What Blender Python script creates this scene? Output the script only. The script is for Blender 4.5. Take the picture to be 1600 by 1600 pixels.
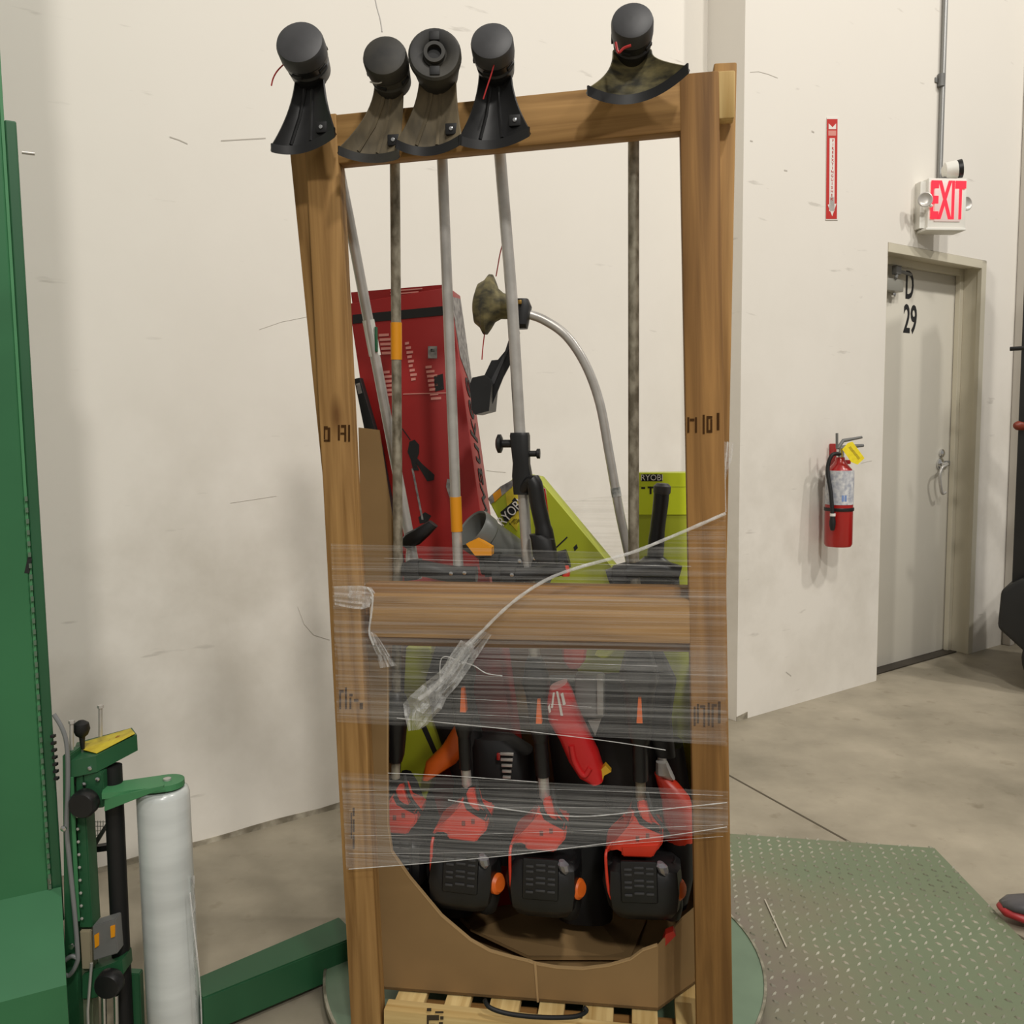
import bpy, bmesh, math, random
from mathutils import Vector, Matrix, noise
random.seed(7)
for o in list(bpy.data.objects): bpy.data.objects.remove(o)
SC = bpy.context.scene
COL = SC.collection
# ------------------------------------------------------------------ camera
FPX = 1400.0
TH = math.atan(130/1400); RO = math.radians(.65)
CAM = Vector((0, 0, 1.3))
FW = Vector((0, math.cos(TH), -math.sin(TH))); U0 = Vector((0, math.sin(TH), math.cos(TH))); R0 = Vector((1, 0, 0))
RT = R0*math.cos(RO) - U0*math.sin(RO); UP = U0*math.cos(RO) + R0*math.sin(RO)
cd = bpy.data.cameras.new('camera'); cam = bpy.data.objects.new('camera', cd); COL.objects.link(cam)
cd.sensor_width = 36; cd.lens = 36*FPX/1600; cd.clip_start = .02
m3 = Matrix((RT, UP, -FW)).transposed()
cam.matrix_world = Matrix.Translation(CAM) @ m3.to_4x4()
SC.camera = cam
# ------------------------------------------------------------------ world and lamps
w = bpy.data.worlds.new('world'); SC.world = w; w.use_nodes = True
bg = w.node_tree.nodes['Background']; bg.inputs[0].default_value = (1.0, .965, .90, 1); bg.inputs[1].default_value = .34
def lamp(name, loc, power, size, target, color=(1, .958, .895)):
    l = bpy.data.lights.new(name, 'AREA'); l.shape = 'DISK'; l.size = size; l.energy = power; l.color = color
    o = bpy.data.objects.new(name, l); COL.objects.link(o); o.location = loc
    o.rotation_euler = (Vector(target) - Vector(loc)).to_track_quat('-Z', 'Y').to_euler()
    return o
lamp('high_bay_lamp', (6.2, 1.9, 6.6), 165, .35, (1.5, 3.5, .8))
lamp('high_bay_lamp', (4.1, .4, 6.8), 150, .35, (1.2, 3.2, .8))
lamp('high_bay_lamp', (1.6, -2.0, 7.0), 165, .5, (-.4, 2.6, .8))
lamp('high_bay_lamp', (1.4, -5.0, 6.5), 260, .6, (0, 2.5, 1.0))
SC.view_settings.view_transform = 'Standard'; SC.view_settings.look = 'None'
SC.view_settings.exposure = -0.24; SC.view_settings.gamma = 1.0; SC.view_settings.use_curve_mapping = False
# ------------------------------------------------------------------ pixel geometry
def ray(x, y): return FW + RT*((x-800)/FPX) - UP*((y-800)/FPX)
def onZ(x, y, z):
    d = ray(x, y); return CAM + d*((z-CAM.z)/d.z)
def onPl(x, y, p, n):
    d = ray(x, y); return CAM + d*((p-CAM).dot(n)/d.dot(n))
class Frame:                       # a vertical (or tilted) plane frame: origin, right, up, normal towards viewer
    def __init__(s, o, r, u):
        s.o = Vector(o); s.r = Vector(r).normalized(); s.n = s.r.cross(Vector(u)).normalized(); s.u = s.n.cross(s.r).normalized()
    def hit(s, x, y, off=0.0):     # pixel -> world point on the plane shifted by off away from the viewer
        return onPl(x, y, s.o - s.n*off, s.n)
    def at(s, a, b, off=0.0): return s.o + s.r*a + s.u*b - s.n*off
    def ab(s, x, y, off=0.0):
        p = s.hit(x, y, off) - s.o; return p.dot(s.r), p.dot(s.u)
# ------------------------------------------------------------------ materials
MATS = {}
def lin(c):
    return tuple((v/12.92 if v <= .04045 else ((v+.055)/1.055)**2.4) for v in [x/255 for x in c])
def mat(name, rgb, rough=.6, metal=0.0, var=.0, scale=8.0, stretch=(1, 1, 1), bump=0.0, bscale=60, rgb2=None, spec=.5, det=4, coat=0):
    if name in MATS: return MATS[name]
    m = bpy.data.materials.new(name); m.use_nodes = True; nt = m.node_tree; N = nt.nodes; L = nt.links
    b = N['Principled BSDF']; c = lin(rgb)
    b.inputs['Base Color'].default_value = (*c, 1); b.inputs['Roughness'].default_value = rough
    b.inputs['Metallic'].default_value = metal; b.inputs['Specular IOR Level'].default_value = spec
    b.inputs['Coat Weight'].default_value = coat
    tc = N.new('ShaderNodeTexCoord'); mp = N.new('ShaderNodeMapping'); L.new(tc.outputs['Object'], mp.inputs[0]); mp.inputs['Scale'].default_value = stretch
    if var or rgb2:
        t = N.new('ShaderNodeTexNoise'); t.inputs['Scale'].default_value = scale; t.inputs['Detail'].default_value = det; L.new(mp.outputs[0], t.inputs['Vector'])
        r = N.new('ShaderNodeValToRGB'); L.new(t.outputs['Fac'], r.inputs[0])
        c2 = lin(rgb2) if rgb2 else tuple(v*(1-var) for v in c)
        c1 = c if rgb2 else tuple(min(1, v*(1+var*.5)) for v in c)
        r.color_ramp.elements[0].position = .35; r.color_ramp.elements[0].color = (*c2, 1)
        r.color_ramp.elements[1].position = .65; r.color_ramp.elements[1].color = (*c1, 1)
        L.new(r.outputs[0], b.inputs['Base Color'])
    if bump:
        t2 = N.new('ShaderNodeTexNoise'); t2.inputs['Scale'].default_value = bscale; t2.inputs['Detail'].default_value = 5; L.new(mp.outputs[0], t2.inputs['Vector'])
        bp = N.new('ShaderNodeBump'); bp.inputs['Strength'].default_value = bump; bp.inputs['Distance'].default_value = .01
        L.new(t2.outputs['Fac'], bp.inputs['Height']); L.new(bp.outputs[0], b.inputs['Normal'])
    MATS[name] = m; return m
def wood(name, dark, light):
    m = bpy.data.materials.new(name); m.use_nodes = True; N = m.node_tree.nodes; L = m.node_tree.links; b = N['Principled BSDF']
    tc = N.new('ShaderNodeTexCoord'); oi = N.new('ShaderNodeObjectInfo'); ad = N.new('ShaderNodeVectorMath'); ad.operation = 'ADD'
    mu = N.new('ShaderNodeMath'); mu.operation = 'MULTIPLY'; mu.inputs[1].default_value = 20; L.new(oi.outputs['Random'], mu.inputs[0])
    L.new(tc.outputs['Object'], ad.inputs[0]); L.new(mu.outputs[0], ad.inputs[1])
    mp = N.new('ShaderNodeMapping'); mp.inputs['Scale'].default_value = (28, 28, 1.3); L.new(ad.outputs[0], mp.inputs[0])
    t = N.new('ShaderNodeTexNoise'); t.inputs['Scale'].default_value = 1.6; t.inputs['Detail'].default_value = 6; t.inputs['Distortion'].default_value = .6; L.new(mp.outputs[0], t.inputs['Vector'])
    r = N.new('ShaderNodeValToRGB'); L.new(t.outputs['Fac'], r.inputs[0])
    r.color_ramp.elements[0].position = .3; r.color_ramp.elements[0].color = (*lin(dark), 1)
    r.color_ramp.elements[1].position = .68; r.color_ramp.elements[1].color = (*lin(light), 1)
    mp2 = N.new('ShaderNodeMapping'); mp2.inputs['Scale'].default_value = (9, 9, 3.2); L.new(ad.outputs[0], mp2.inputs[0])
    k = N.new('ShaderNodeTexVoronoi'); k.inputs['Scale'].default_value = 1.0; L.new(mp2.outputs[0], k.inputs['Vector'])
    kr = N.new('ShaderNodeValToRGB'); L.new(k.outputs['Distance'], kr.inputs[0])
    kr.color_ramp.elements[0].position = .03; kr.color_ramp.elements[0].color = (.35, .25, .16, 1); kr.color_ramp.elements[1].position = .15; kr.color_ramp.elements[1].color = (1, 1, 1, 1)
    mx = N.new('ShaderNodeMix'); mx.data_type = 'RGBA'; mx.blend_type = 'MULTIPLY'; mx.inputs[0].default_value = .8
    L.new(r.outputs[0], mx.inputs[6]); L.new(kr.outputs[0], mx.inputs[7]); L.new(mx.outputs[2], b.inputs['Base Color'])
    b.inputs['Roughness'].default_value = .65; b.inputs['Specular IOR Level'].default_value = .25
    bp = N.new('ShaderNodeBump'); bp.inputs['Strength'].default_value = .15; bp.inputs['Distance'].default_value = .004; L.new(t.outputs['Fac'], bp.inputs['Height']); L.new(bp.outputs[0], b.inputs['Normal'])
    MATS[name] = m; return m
M_WOOD = wood('lumber', (124, 90, 48), (182, 142, 88))
M_WOODD = wood('lumber_old', (112, 79, 42), (164, 122, 70))
M_PALE = wood('lumber_pale', (176, 142, 84), (222, 196, 138))
M_BLACK = mat('black_plastic', (24, 24, 25), .42, var=.25, scale=20)
M_BLACK2 = mat('black_plastic_matte', (15, 15, 16), .6)
M_CAP = mat('dark_grey_rubber', (62, 62, 64), .5, var=.15, scale=30)
M_DUST = mat('dusty_plastic', (138, 124, 98), .7, rgb2=(92, 84, 68), scale=22, stretch=(1, 1, .5))
M_DUST2 = mat('dusty_black_plastic', (64, 61, 54), .6, rgb2=(30, 30, 30), scale=14)
M_CAMO = mat('dirty_green_plastic', (134, 124, 84), .7, rgb2=(58, 56, 44), scale=26, stretch=(1, 1, 2.5))
M_ORANGE = mat('orange_plastic', (232, 108, 34), .4, var=.15, scale=10)
M_REDOR = mat('red_orange_plastic', (214, 58, 34), .4, var=.15, scale=10)
M_STEEL = mat('aluminium', (196, 193, 188), .36, .45, var=.12, scale=30)
M_STEELD = mat('scratched_shaft', (164, 157, 140), .5, .3, rgb2=(108, 100, 84), scale=60, stretch=(1, 1, .6))
M_CHROME = mat('chrome', (215, 215, 215), .18, 1.0)
M_GREYP = mat('grey_plastic', (112, 112, 110), .5, var=.15)
M_CARD = mat('cardboard', (146, 118, 80), .85, var=.1, scale=5, spec=.15)
M_CARDE = mat('cardboard_edge', (176, 146, 104), .9, spec=.1)
M_REDBOX = mat('red_carton', (150, 22, 20), .45, var=.12, scale=4)
M_REDBOX_LIT = mat('red_carton_lit_side', (196, 66, 56), .45, var=.15, scale=4)  # lighter copy of the carton red, light on its side put into colour; unused
M_LIME = mat('lime_carton', (164, 172, 34), .5, var=.08, scale=5)
M_LIMEB = mat('lime_carton_lit_and_tool', (214, 228, 40), .5)  # carton lime with light painted in; plain colour of the small tool end
M_LIMEP = mat('pale_lime_carton', (196, 204, 110), .6)
M_INKB = mat('black_ink', (20, 20, 20), .6)
M_INKS = mat('stamp_ink', (70, 46, 22), .8, spec=.1)
M_INKW = mat('white_ink', (226, 220, 214), .6)
M_INKP = mat('pink_ink', (212, 140, 130), .6)
M_GREYINK = mat('grey_print', (96, 92, 92), .6, rgb2=(160, 156, 152), scale=60)
M_STICKO = mat('orange_sticker', (226, 150, 20), .5)
M_STICKW = mat('white_sticker', (206, 208, 204), .5, rgb2=(120, 124, 122), scale=70)
M_STICKG = mat('green_sticker', (24, 92, 58), .5)
M_GREEN = mat('green_paint', (52, 112, 72), .38, var=.12, scale=3, spec=.45)
M_GREEND = mat('dark_green_paint', (40, 90, 58), .45, var=.12, scale=3)
M_GREENL = mat('light_green_paint', (70, 134, 88), .5, var=.1, scale=5)
M_YEL = mat('yellow_label', (214, 194, 52), .55, rgb2=(190, 166, 36), scale=40)
M_WHITEP = mat('white_enamel', (226, 224, 216), .5)
M_FRAME = mat('door_frame_paint', (205, 198, 178), .5, var=.05, scale=4)
M_DOOR = mat('door_paint', (208, 203, 190), .5, var=.04, scale=2)
M_EXTR = mat('extinguisher_red', (166, 26, 24), .28, coat=.4)
M_LABEL = mat('extinguisher_label', (214, 214, 214), .5, rgb2=(160, 164, 176), scale=50)
M_TAG = mat('yellow_tag', (244, 224, 40), .6, rgb2=(232, 208, 30), scale=60)
M_SIGNR = mat('sign_red', (190, 44, 38), .5)
M_CLEAR = None
def emis(name, rgb, s):
    m = bpy.data.materials.new(name); m.use_nodes = True; b = m.node_tree.nodes['Principled BSDF']
    b.inputs['Base Color'].default_value = (*lin(rgb), 1); b.inputs['Emission Color'].default_value = (*lin(rgb), 1); b.inputs['Emission Strength'].default_value = s
    MATS[name] = m; return m
M_EXITR = emis('exit_red_light', (255, 30, 52), 1.1)
M_EXITW = emis('exit_letter_light', (255, 196, 200), .8)
def wallmat():
    m = bpy.data.materials.new('painted_concrete_wall'); m.use_nodes = True; N = m.node_tree.nodes; L = m.node_tree.links; b = N['Principled BSDF']
    tc = N.new('ShaderNodeTexCoord'); sp = N.new('ShaderNodeSeparateXYZ'); L.new(tc.outputs['Generated'], sp.inputs[0])
    geo = N.new('ShaderNodeNewGeometry'); sz = N.new('ShaderNodeSeparateXYZ'); L.new(geo.outputs['Position'], sz.inputs[0])
    t = N.new('ShaderNodeTexNoise'); t.inputs['Scale'].default_value = 1.9; t.inputs['Detail'].default_value = 6; t.inputs['Roughness'].default_value = .62; L.new(geo.outputs['Position'], t.inputs['Vector'])
    r = N.new('ShaderNodeValToRGB'); L.new(t.outputs['Fac'], r.inputs[0]); r.color_ramp.elements[0].position = .40; r.color_ramp.elements[0].color = (0, 0, 0, 1); r.color_ramp.elements[1].position = .8; r.color_ramp.elements[1].color = (1, 1, 1, 1)
    # grime belt where pallets rub: strongest near 0.8 m
    h = N.new('ShaderNodeValToRGB'); mr = N.new('ShaderNodeMapRange'); mr.inputs[1].default_value = 0; mr.inputs[2].default_value = 2.4; L.new(sz.outputs['Z'], mr.inputs[0]); L.new(mr.outputs[0], h.inputs[0])
    e = h.color_ramp.elements; e[0].position = 0; e[0].color = (.5, .5, .5, 1); e[1].position = 1; e[1].color = (.04, .04, .04, 1)
    x = e.new(.34); x.color = (.85, .85, .85, 1); x = e.new(.6); x.color = (.2, .2, .2, 1)
    mu = N.new('ShaderNodeMath'); mu.operation = 'MULTIPLY'; L.new(r.outputs[0], mu.inputs[0]); L.new(h.outputs[0], mu.inputs[1])
    mx = N.new('ShaderNodeMix'); mx.data_type = 'RGBA'; L.new(mu.outputs[0], mx.inputs[0])
    mx.inputs[6].default_value = (*lin((229, 224, 215)), 1); mx.inputs[7].default_value = (*lin((184, 177, 163)), 1)
    # small scuffs
    t3 = N.new('ShaderNodeTexNoise'); t3.inputs['Scale'].default_value = 1; t3.inputs['Detail'].default_value = 3
    mp = N.new('ShaderNodeMapping'); mp.inputs['Scale'].default_value = (5, 5, 26); L.new(geo.outputs['Position'], mp.inputs[0]); L.new(mp.outputs[0], t3.inputs['Vector'])
    r3 = N.new('ShaderNodeValToRGB'); L.new(t3.outputs['Fac'], r3.inputs[0]); r3.color_ramp.elements[0].position = .70; r3.color_ramp.elements[0].color = (0, 0, 0, 1); r3.color_ramp.elements[1].position = .76; r3.color_ramp.elements[1].color = (.45, .45, .45, 1)
    mx2 = N.new('ShaderNodeMix'); mx2.data_type = 'RGBA'; L.new(r3.outputs[0], mx2.inputs[0]); L.new(mx.outputs[2], mx2.inputs[6]); mx2.inputs[7].default_value = (*lin((176, 170, 160)), 1)
    L.new(mx2.outputs[2], b.inputs['Base Color']); b.inputs['Roughness'].default_value = .6; b.inputs['Specular IOR Level'].default_value = .3
    bp = N.new('ShaderNodeBump'); bp.inputs['Strength'].default_value = .08; bp.inputs['Distance'].default_value = .01; L.new(t.outputs['Fac'], bp.inputs['Height']); L.new(bp.outputs[0], b.inputs['Normal'])
    return m
M_WALL = wallmat()
def floormat():
    m = bpy.data.materials.new('worn_concrete_floor'); m.use_nodes = True; N = m.node_tree.nodes; L = m.node_tree.links; b = N['Principled BSDF']
    geo = N.new('ShaderNodeNewGeometry')
    t = N.new('ShaderNodeTexNoise'); t.inputs['Scale'].default_value = 1.8; t.inputs['Detail'].default_value = 9; t.inputs['Roughness'].default_value = .6; L.new(geo.outputs['Position'], t.inputs['Vector'])
    r = N.new('ShaderNodeValToRGB'); L.new(t.outputs['Fac'], r.inputs[0]); e = r.color_ramp.elements
    e[0].position = .28; e[0].color = (*lin((126, 119, 103)), 1); e[1].position = .7; e[1].color = (*lin((176, 166, 147)), 1)
    t2 = N.new('ShaderNodeTexNoise'); t2.inputs['Scale'].default_value = 13; t2.inputs['Detail'].default_value = 4; L.new(geo.outputs['Position'], t2.inputs['Vector'])
    r2 = N.new('ShaderNodeValToRGB'); L.new(t2.outputs['Fac'], r2.inputs[0]); r2.color_ramp.elements[0].position = .62; r2.color_ramp.elements[0].color = (1, 1, 1, 1); r2.color_ramp.elements[1].position = .78; r2.color_ramp.elements[1].color = (.72, .70, .66, 1)
    mx = N.new('ShaderNodeMix'); mx.data_type = 'RGBA'; mx.blend_type = 'MULTIPLY'; mx.inputs[0].default_value = 1; L.new(r.outputs[0], mx.inputs[6]); L.new(r2.outputs[0], mx.inputs[7])
    L.new(mx.outputs[2], b.inputs['Base Color']); b.inputs['Roughness'].default_value = .5; b.inputs['Specular IOR Level'].default_value = .35
    return m
M_FLOOR = floormat()
def filmmat(name, base, streak, sc, white=.8, rough=.18):
    m = bpy.data.materials.new(name); m.use_nodes = True; N = m.node_tree.nodes; L = m.node_tree.links
    for n in list(N): N.remove(n)
    out = N.new('ShaderNodeOutputMaterial'); tr = N.new('ShaderNodeBsdfTransparent'); p = N.new('ShaderNodeBsdfPrincipled')
    p.inputs['Base Color'].default_value = (white, white, white*.98, 1); p.inputs['Roughness'].default_value = rough; p.inputs['Specular IOR Level'].default_value = .8
    tc = N.new('ShaderNodeTexCoord'); mp = N.new('ShaderNodeMapping'); mp.inputs['Scale'].default_value = sc; mp.inputs['Rotation'].default_value = (0, math.radians(1.2), 0); L.new(tc.outputs['Object'], mp.inputs[0])
    t = N.new('ShaderNodeTexNoise'); t.inputs['Scale'].default_value = 1; t.inputs['Detail'].default_value = 5; t.inputs['Roughness'].default_value = .7; L.new(mp.outputs[0], t.inputs['Vector'])
    r = N.new('ShaderNodeValToRGB'); L.new(t.outputs['Fac'], r.inputs[0]); e = r.color_ramp.elements
    e[0].position = .46; e[0].color = (base, base, base, 1); e[1].position = .80; e[1].color = (streak, streak, streak, 1)
    mx = N.new('ShaderNodeMixShader'); L.new(r.outputs[0], mx.inputs[0]); L.new(tr.outputs[0], mx.inputs[1]); L.new(p.outputs[0], mx.inputs[2]); L.new(mx.outputs[0], out.inputs[0])
    bp = N.new('ShaderNodeBump'); bp.inputs['Strength'].default_value = .5; bp.inputs['Distance'].default_value = .006; L.new(t.outputs['Fac'], bp.inputs['Height']); L.new(bp.outputs[0], p.inputs['Normal'])
    MATS[name] = m; return m
M_FILM = filmmat('stretch_film', .02, .30, (1.1, 1.1, 150))
M_FILM2 = filmmat('stretch_film_dense', .035, .34, (1.1, 1.1, 170))
M_FILMT = filmmat('gathered_film', .32, .8, (40, 40, 40), .85)
M_FILMC = filmmat('crumpled_film', .26, .85, (46, 46, 24), .85)
def rollmat():
    return mat('film_roll_wrap', (206, 211, 209), .26, var=.16, scale=2.2, stretch=(1, 1, 7), spec=.7, coat=.5)
M_ROLL = rollmat()
# ------------------------------------------------------------------ mesh helpers
WM = {}
def world_of(o): return WM.get(o.name, o.matrix_basis.copy())
def link(o, parent=None, W=None):
    COL.objects.link(o)
    if W is not None: o.matrix_basis = W
    WM[o.name] = o.matrix_basis.copy()
    if parent is not None:
        o.parent = parent; o.matrix_parent_inverse = world_of(parent).inverted()
    return o
def root(name, loc, label, cat, group=None, rz=0):
    o = bpy.data.objects.new(name, None); o.empty_display_size = .05
    link(o, None, Matrix.Translation(Vector(loc)) @ Matrix.Rotation(rz, 4, 'Z'))
    return tag(o, label, cat, group)
def tag(o, label=None, cat=None, group=None, kind=None):
    if label: o['label'] = label
    if cat: o['category'] = cat
    if group: o['group'] = group
    if kind: o['kind'] = kind
    return o
class MB:
    def __init__(s): s.bm = bmesh.new()
    def box(s, M, dx, dy, dz, bev=0.0):
        g = bmesh.ops.create_cube(s.bm, size=1, matrix=M @ Matrix.Diagonal((dx, dy, dz, 1)))
        if bev:
            es = {e for v in g['verts'] for e in v.link_edges}
            bmesh.ops.bevel(s.bm, geom=list(es), offset=bev, segments=2, profile=.5, affect='EDGES')
        return s
    def prism(s, pts, off):            # closed polygon (world points) extruded along a vector
        off = Vector(off); n = len(pts)
        a = [s.bm.verts.new(p) for p in pts]; b = [s.bm.verts.new(Vector(p)+off) for p in pts]
        s.bm.faces.new(a); s.bm.faces.new(b[::-1])
        for i in range(n): s.bm.faces.new((a[i], b[i], b[(i+1) % n], a[(i+1) % n]))
        return s
    def rings(s, R, cap=True, closed=False):
        vs = [[s.bm.verts.new(p) for p in r] for r in R]; n = len(R[0])
        for i in range(len(vs)-1 if not closed else len(vs)):
            A, B = vs[i], vs[(i+1) % len(vs)]
            for j in range(n): s.bm.faces.new((A[j], A[(j+1) % n], B[(j+1) % n], B[j]))
        if cap and not closed: s.bm.faces.new(vs[0][::-1]); s.bm.faces.new(vs[-1])
        return s
    def tube(s, pts, r, seg=12, closed=False):
        pts = [Vector(p) for p in pts]; n = len(pts); R = []
        prev = None
        for i, p in enumerate(pts):
            t = (pts[min(i+1, n-1)] - pts[max(i-1, 0)])
            if closed: t = pts[(i+1) % n] - pts[i-1]
            t.normalize()
            if prev is None:
                a = Vector((0, 0, 1)) if abs(t.z) < .9 else Vector((1, 0, 0)); x = t.cross(a).normalized()
            else: x = (prev - t*prev.dot(t)).normalized()
            prev = x; y = t.cross(x); rr = r[i] if isinstance(r, (list, tuple)) else r
            R.append([p + (x*math.cos(k*2*math.pi/seg) + y*math.sin(k*2*math.pi/seg))*rr for k in range(seg)])
        return s.rings(R, closed=closed)
    def lathe(s, c, axis, prof, seg=24, sx=1.0):   # prof: (radius, distance along axis)
        c = Vector(c); t = Vector(axis).normalized(); a = Vector((0, 0, 1)) if abs(t.z) < .9 else Vector((1, 0, 0)); x = t.cross(a).normalized(); y = t.cross(x)
        R = [[c + t*d + (x*math.cos(k*2*math.pi/seg)*sx + y*math.sin(k*2*math.pi/seg))*max(r, 1e-4) for k in range(seg)] for r, d in prof]
        return s.rings(R)
    def loft(s, secs, fr, n=20, pw=4.0):           # super-ellipse sections: (center, half_w along fr[0], half_d along fr[1])
        R = []
        for c, a, b in secs:
            ring = []
            for k in range(n):
                th = 2*math.pi*k/n; cx, sy = math.cos(th), math.sin(th)
                q = (abs(cx)**pw + abs(sy)**pw)**(-1/pw)
                ring.append(Vector(c) + fr[0]*(cx*q*a) + fr[1]*(sy*q*b))
            R.append(ring)
        return s.rings(R)
    def grid(s, P, thick=0.0, nrm=None):           # P[i][j] points; optional thickness along -nrm
        vs = [[s.bm.verts.new(p) for p in r] for r in P]
        for i in range(len(P)-1):
            for j in range(len(P[0])-1): s.bm.faces.new((vs[i][j], vs[i][j+1], vs[i+1][j+1], vs[i+1][j]))
        if thick:
            s.bm.normal_update(); bmesh.ops.solidify(s.bm, geom=s.bm.faces[:], thickness=thick)
        return s
    def build(s, name, m, parent=None, smooth=35, W=None):
        bm = s.bm; bmesh.ops.remove_doubles(bm, verts=bm.verts[:], dist=1e-6); bmesh.ops.recalc_face_normals(bm, faces=bm.faces[:])
        if W is None:                              # centre the object's origin on its geometry
            xs = [v.co for v in bm.verts]; lo = Vector([min(v[i] for v in xs) for i in range(3)]); hi = Vector([max(v[i] for v in xs) for i in range(3)])
            c = (lo+hi)/2; c.z = lo.z; bmesh.ops.translate(bm, verts=bm.verts[:], vec=-c); W = Matrix.Translation(c)
        me = bpy.data.meshes.new(name); bm.to_mesh(me); bm.free()
        if smooth:
            me.polygons.foreach_set('use_smooth', [True]*len(me.polygons)); me.set_sharp_from_angle(angle=math.radians(smooth))
        me.materials.append(m); o = bpy.data.objects.new(name, me)
        return link(o, parent, W)
def beam(name, p0, p1, wdir, w, d, m, parent, bev=.003):   # lumber: length along local Z
    p0 = Vector(p0); p1 = Vector(p1); z = (p1-p0).normalized(); x = (Vector(wdir) - z*Vector(wdir).dot(z)).normalized(); y = z.cross(x)
    W = Matrix((x, y, z)).transposed().to_4x4(); W.translation = p0; L = (p1-p0).length
    return MB().box(Matrix.Translation((0, 0, L/2)), w, d, L, bev).build(name, m, parent, W=W)
def basis(x, y, z, c):
    W = Matrix((Vector(x), Vector(y), Vector(z))).transposed().to_4x4(); W.translation = Vector(c); return W
def text(name, s, fr, pa, h, m, parent, rot=0.0, sx=1.0, lift=.001, depth=.0006, align='CENTER', shear=0.0, bold=0.0):
    cu = bpy.data.curves.new(name, 'FONT'); cu.body = s; cu.size = 1; cu.align_x = align; cu.align_y = 'CENTER'; cu.extrude = depth/ h; cu.shear = shear; cu.offset = bold
    cu.resolution_u = 3
    t = bpy.data.objects.new(name, cu); me = bpy.data.meshes.new_from_object(t); bpy.data.objects.remove(t)
    W = basis(fr.r, fr.u, fr.n, Vector(pa) + fr.n*lift) @ Matrix.Rotation(rot, 4, 'Z') @ Matrix.Diagonal((h*sx, h, h, 1))
    me.transform(Matrix.Diagonal((h*sx, h, h, 1))); W = basis(fr.r, fr.u, fr.n, Vector(pa) + fr.n*lift) @ Matrix.Rotation(rot, 4, 'Z')
    me.materials.clear(); me.materials.append(m); o = bpy.data.objects.new(name, me); return link(o, parent, W)
def decal(name, fr, px, m, parent, t=.0008, lift=.0002):
    pts = [fr.hit(x, y) + fr.n*lift for x, y in px]
    return MB().prism(pts, fr.n*t).build(name, m, parent, smooth=0)
def spline(pts, k=8):
    pts = [Vector(p) for p in pts]; out = []
    for i in range(len(pts)-1):
        p0 = pts[max(i-1, 0)]; p1 = pts[i]; p2 = pts[i+1]; p3 = pts[min(i+2, len(pts)-1)]
        for j in range(k):
            t = j/k; out.append(.5*((2*p1) + (p2-p0)*t + (2*p0-5*p1+4*p2-p3)*t*t + (3*p1-p0-3*p2+p3)*t**3))
    out.append(pts[-1]); return out
# ------------------------------------------------------------------ setting
def fbox(mb, fr, a0, a1, b0, b1, o0, o1, bev=0.0):
    c = fr.at((a0+a1)/2, (b0+b1)/2, (o0+o1)/2)
    return mb.box(basis(fr.r, -fr.n, fr.u, c), abs(a1-a0), abs(o1-o0), abs(b1-b0), bev)
WD = Vector((.8187, .5742, 0)); ZUP = Vector((0, 0, 1))
WR = Frame(onZ(1151, 1127, 0), WD, ZUP)
WL = Frame(onZ(530, 1262, 0), WD, ZUP)
fl = MB().box(Matrix.Translation((.5, 1.5, -.05)), 16, 16, .1).build('floor', M_FLOOR)
tag(fl, 'worn tan grey concrete warehouse floor', kind='structure')
jp = [onZ(1100, 1190, 0), onZ(1340, 1323, 0)]
jd = (jp[1]-jp[0]).normalized(); js = Vector((-jd.y, jd.x, 0))*.004
M_JOINT = mat('dark_joint_filler', (84, 76, 62), .9)
MB().prism([jp[0]-js-jd*1.5, jp[1]-js+jd*1.2, jp[1]+js+jd*1.2, jp[0]+js-jd*1.5], (0, 0, .0012)).build('floor_joint', M_JOINT, fl, 0)
# left wall runs on behind the forward panel
sL = (WR.o - WL.o).dot(WD)
wl = fbox(MB(), WL, -4.5, sL+.6, 0, 6.2, 0, .2).build('wall_left', M_WALL); tag(wl, 'off white painted concrete wall panel with grey scuffs', kind='structure')
aj = WL.ab(1105, 300)[0]
fbox(MB(), WL, aj-.006, aj+.006, 0, 6.2, -.002, .003).build('panel_joint', mat('caulk', (170, 163, 148), .8), wl)
# dirty chipped band along the floor
MC = mat('chipped_wall_edge', (186, 178, 160), .9, rgb2=(120, 112, 96), scale=16)
P = []
for i in range(60):
    a = -3 + i*(3+sL)/59
    P.append((a, .018 + .012*noise.noise((a*6, 0, 0)) + .01*noise.noise((a*21, 3, 0))))
mb = MB(); mb.prism([WL.at(a, 0, -.003) for a, b in P] + [WL.at(a, max(b, .006), -.003) for a, b in P[::-1]], -WL.n*.003); mb.build('chipped_edge', MC, wl, 0)
OA, OB, OH, RD = 1.055, 1.985, 2.185, .13     # door opening on the right wall: left, right, height, recess depth
mb = MB()
fbox(mb, WR, 0, OA, 0, 6.2, 0, .30); fbox(mb, WR, OA, OB, OH, 6.2, 0, .30); fbox(mb, WR, OB, 6.0, 0, 6.2, 0, .30)
wr = mb.build('wall_right', M_WALL, smooth=0); tag(wr, 'off white forward wall panel around the exit door', kind='structure')
MB().prism([WR.at(.0, .0, .002), WR.at(.07, 0, .002), WR.at(.07, .03, .002), WR.at(.0, .02, .002)], WR.n*.004).build('chipped_edge', MC, wr, 0)
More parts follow.
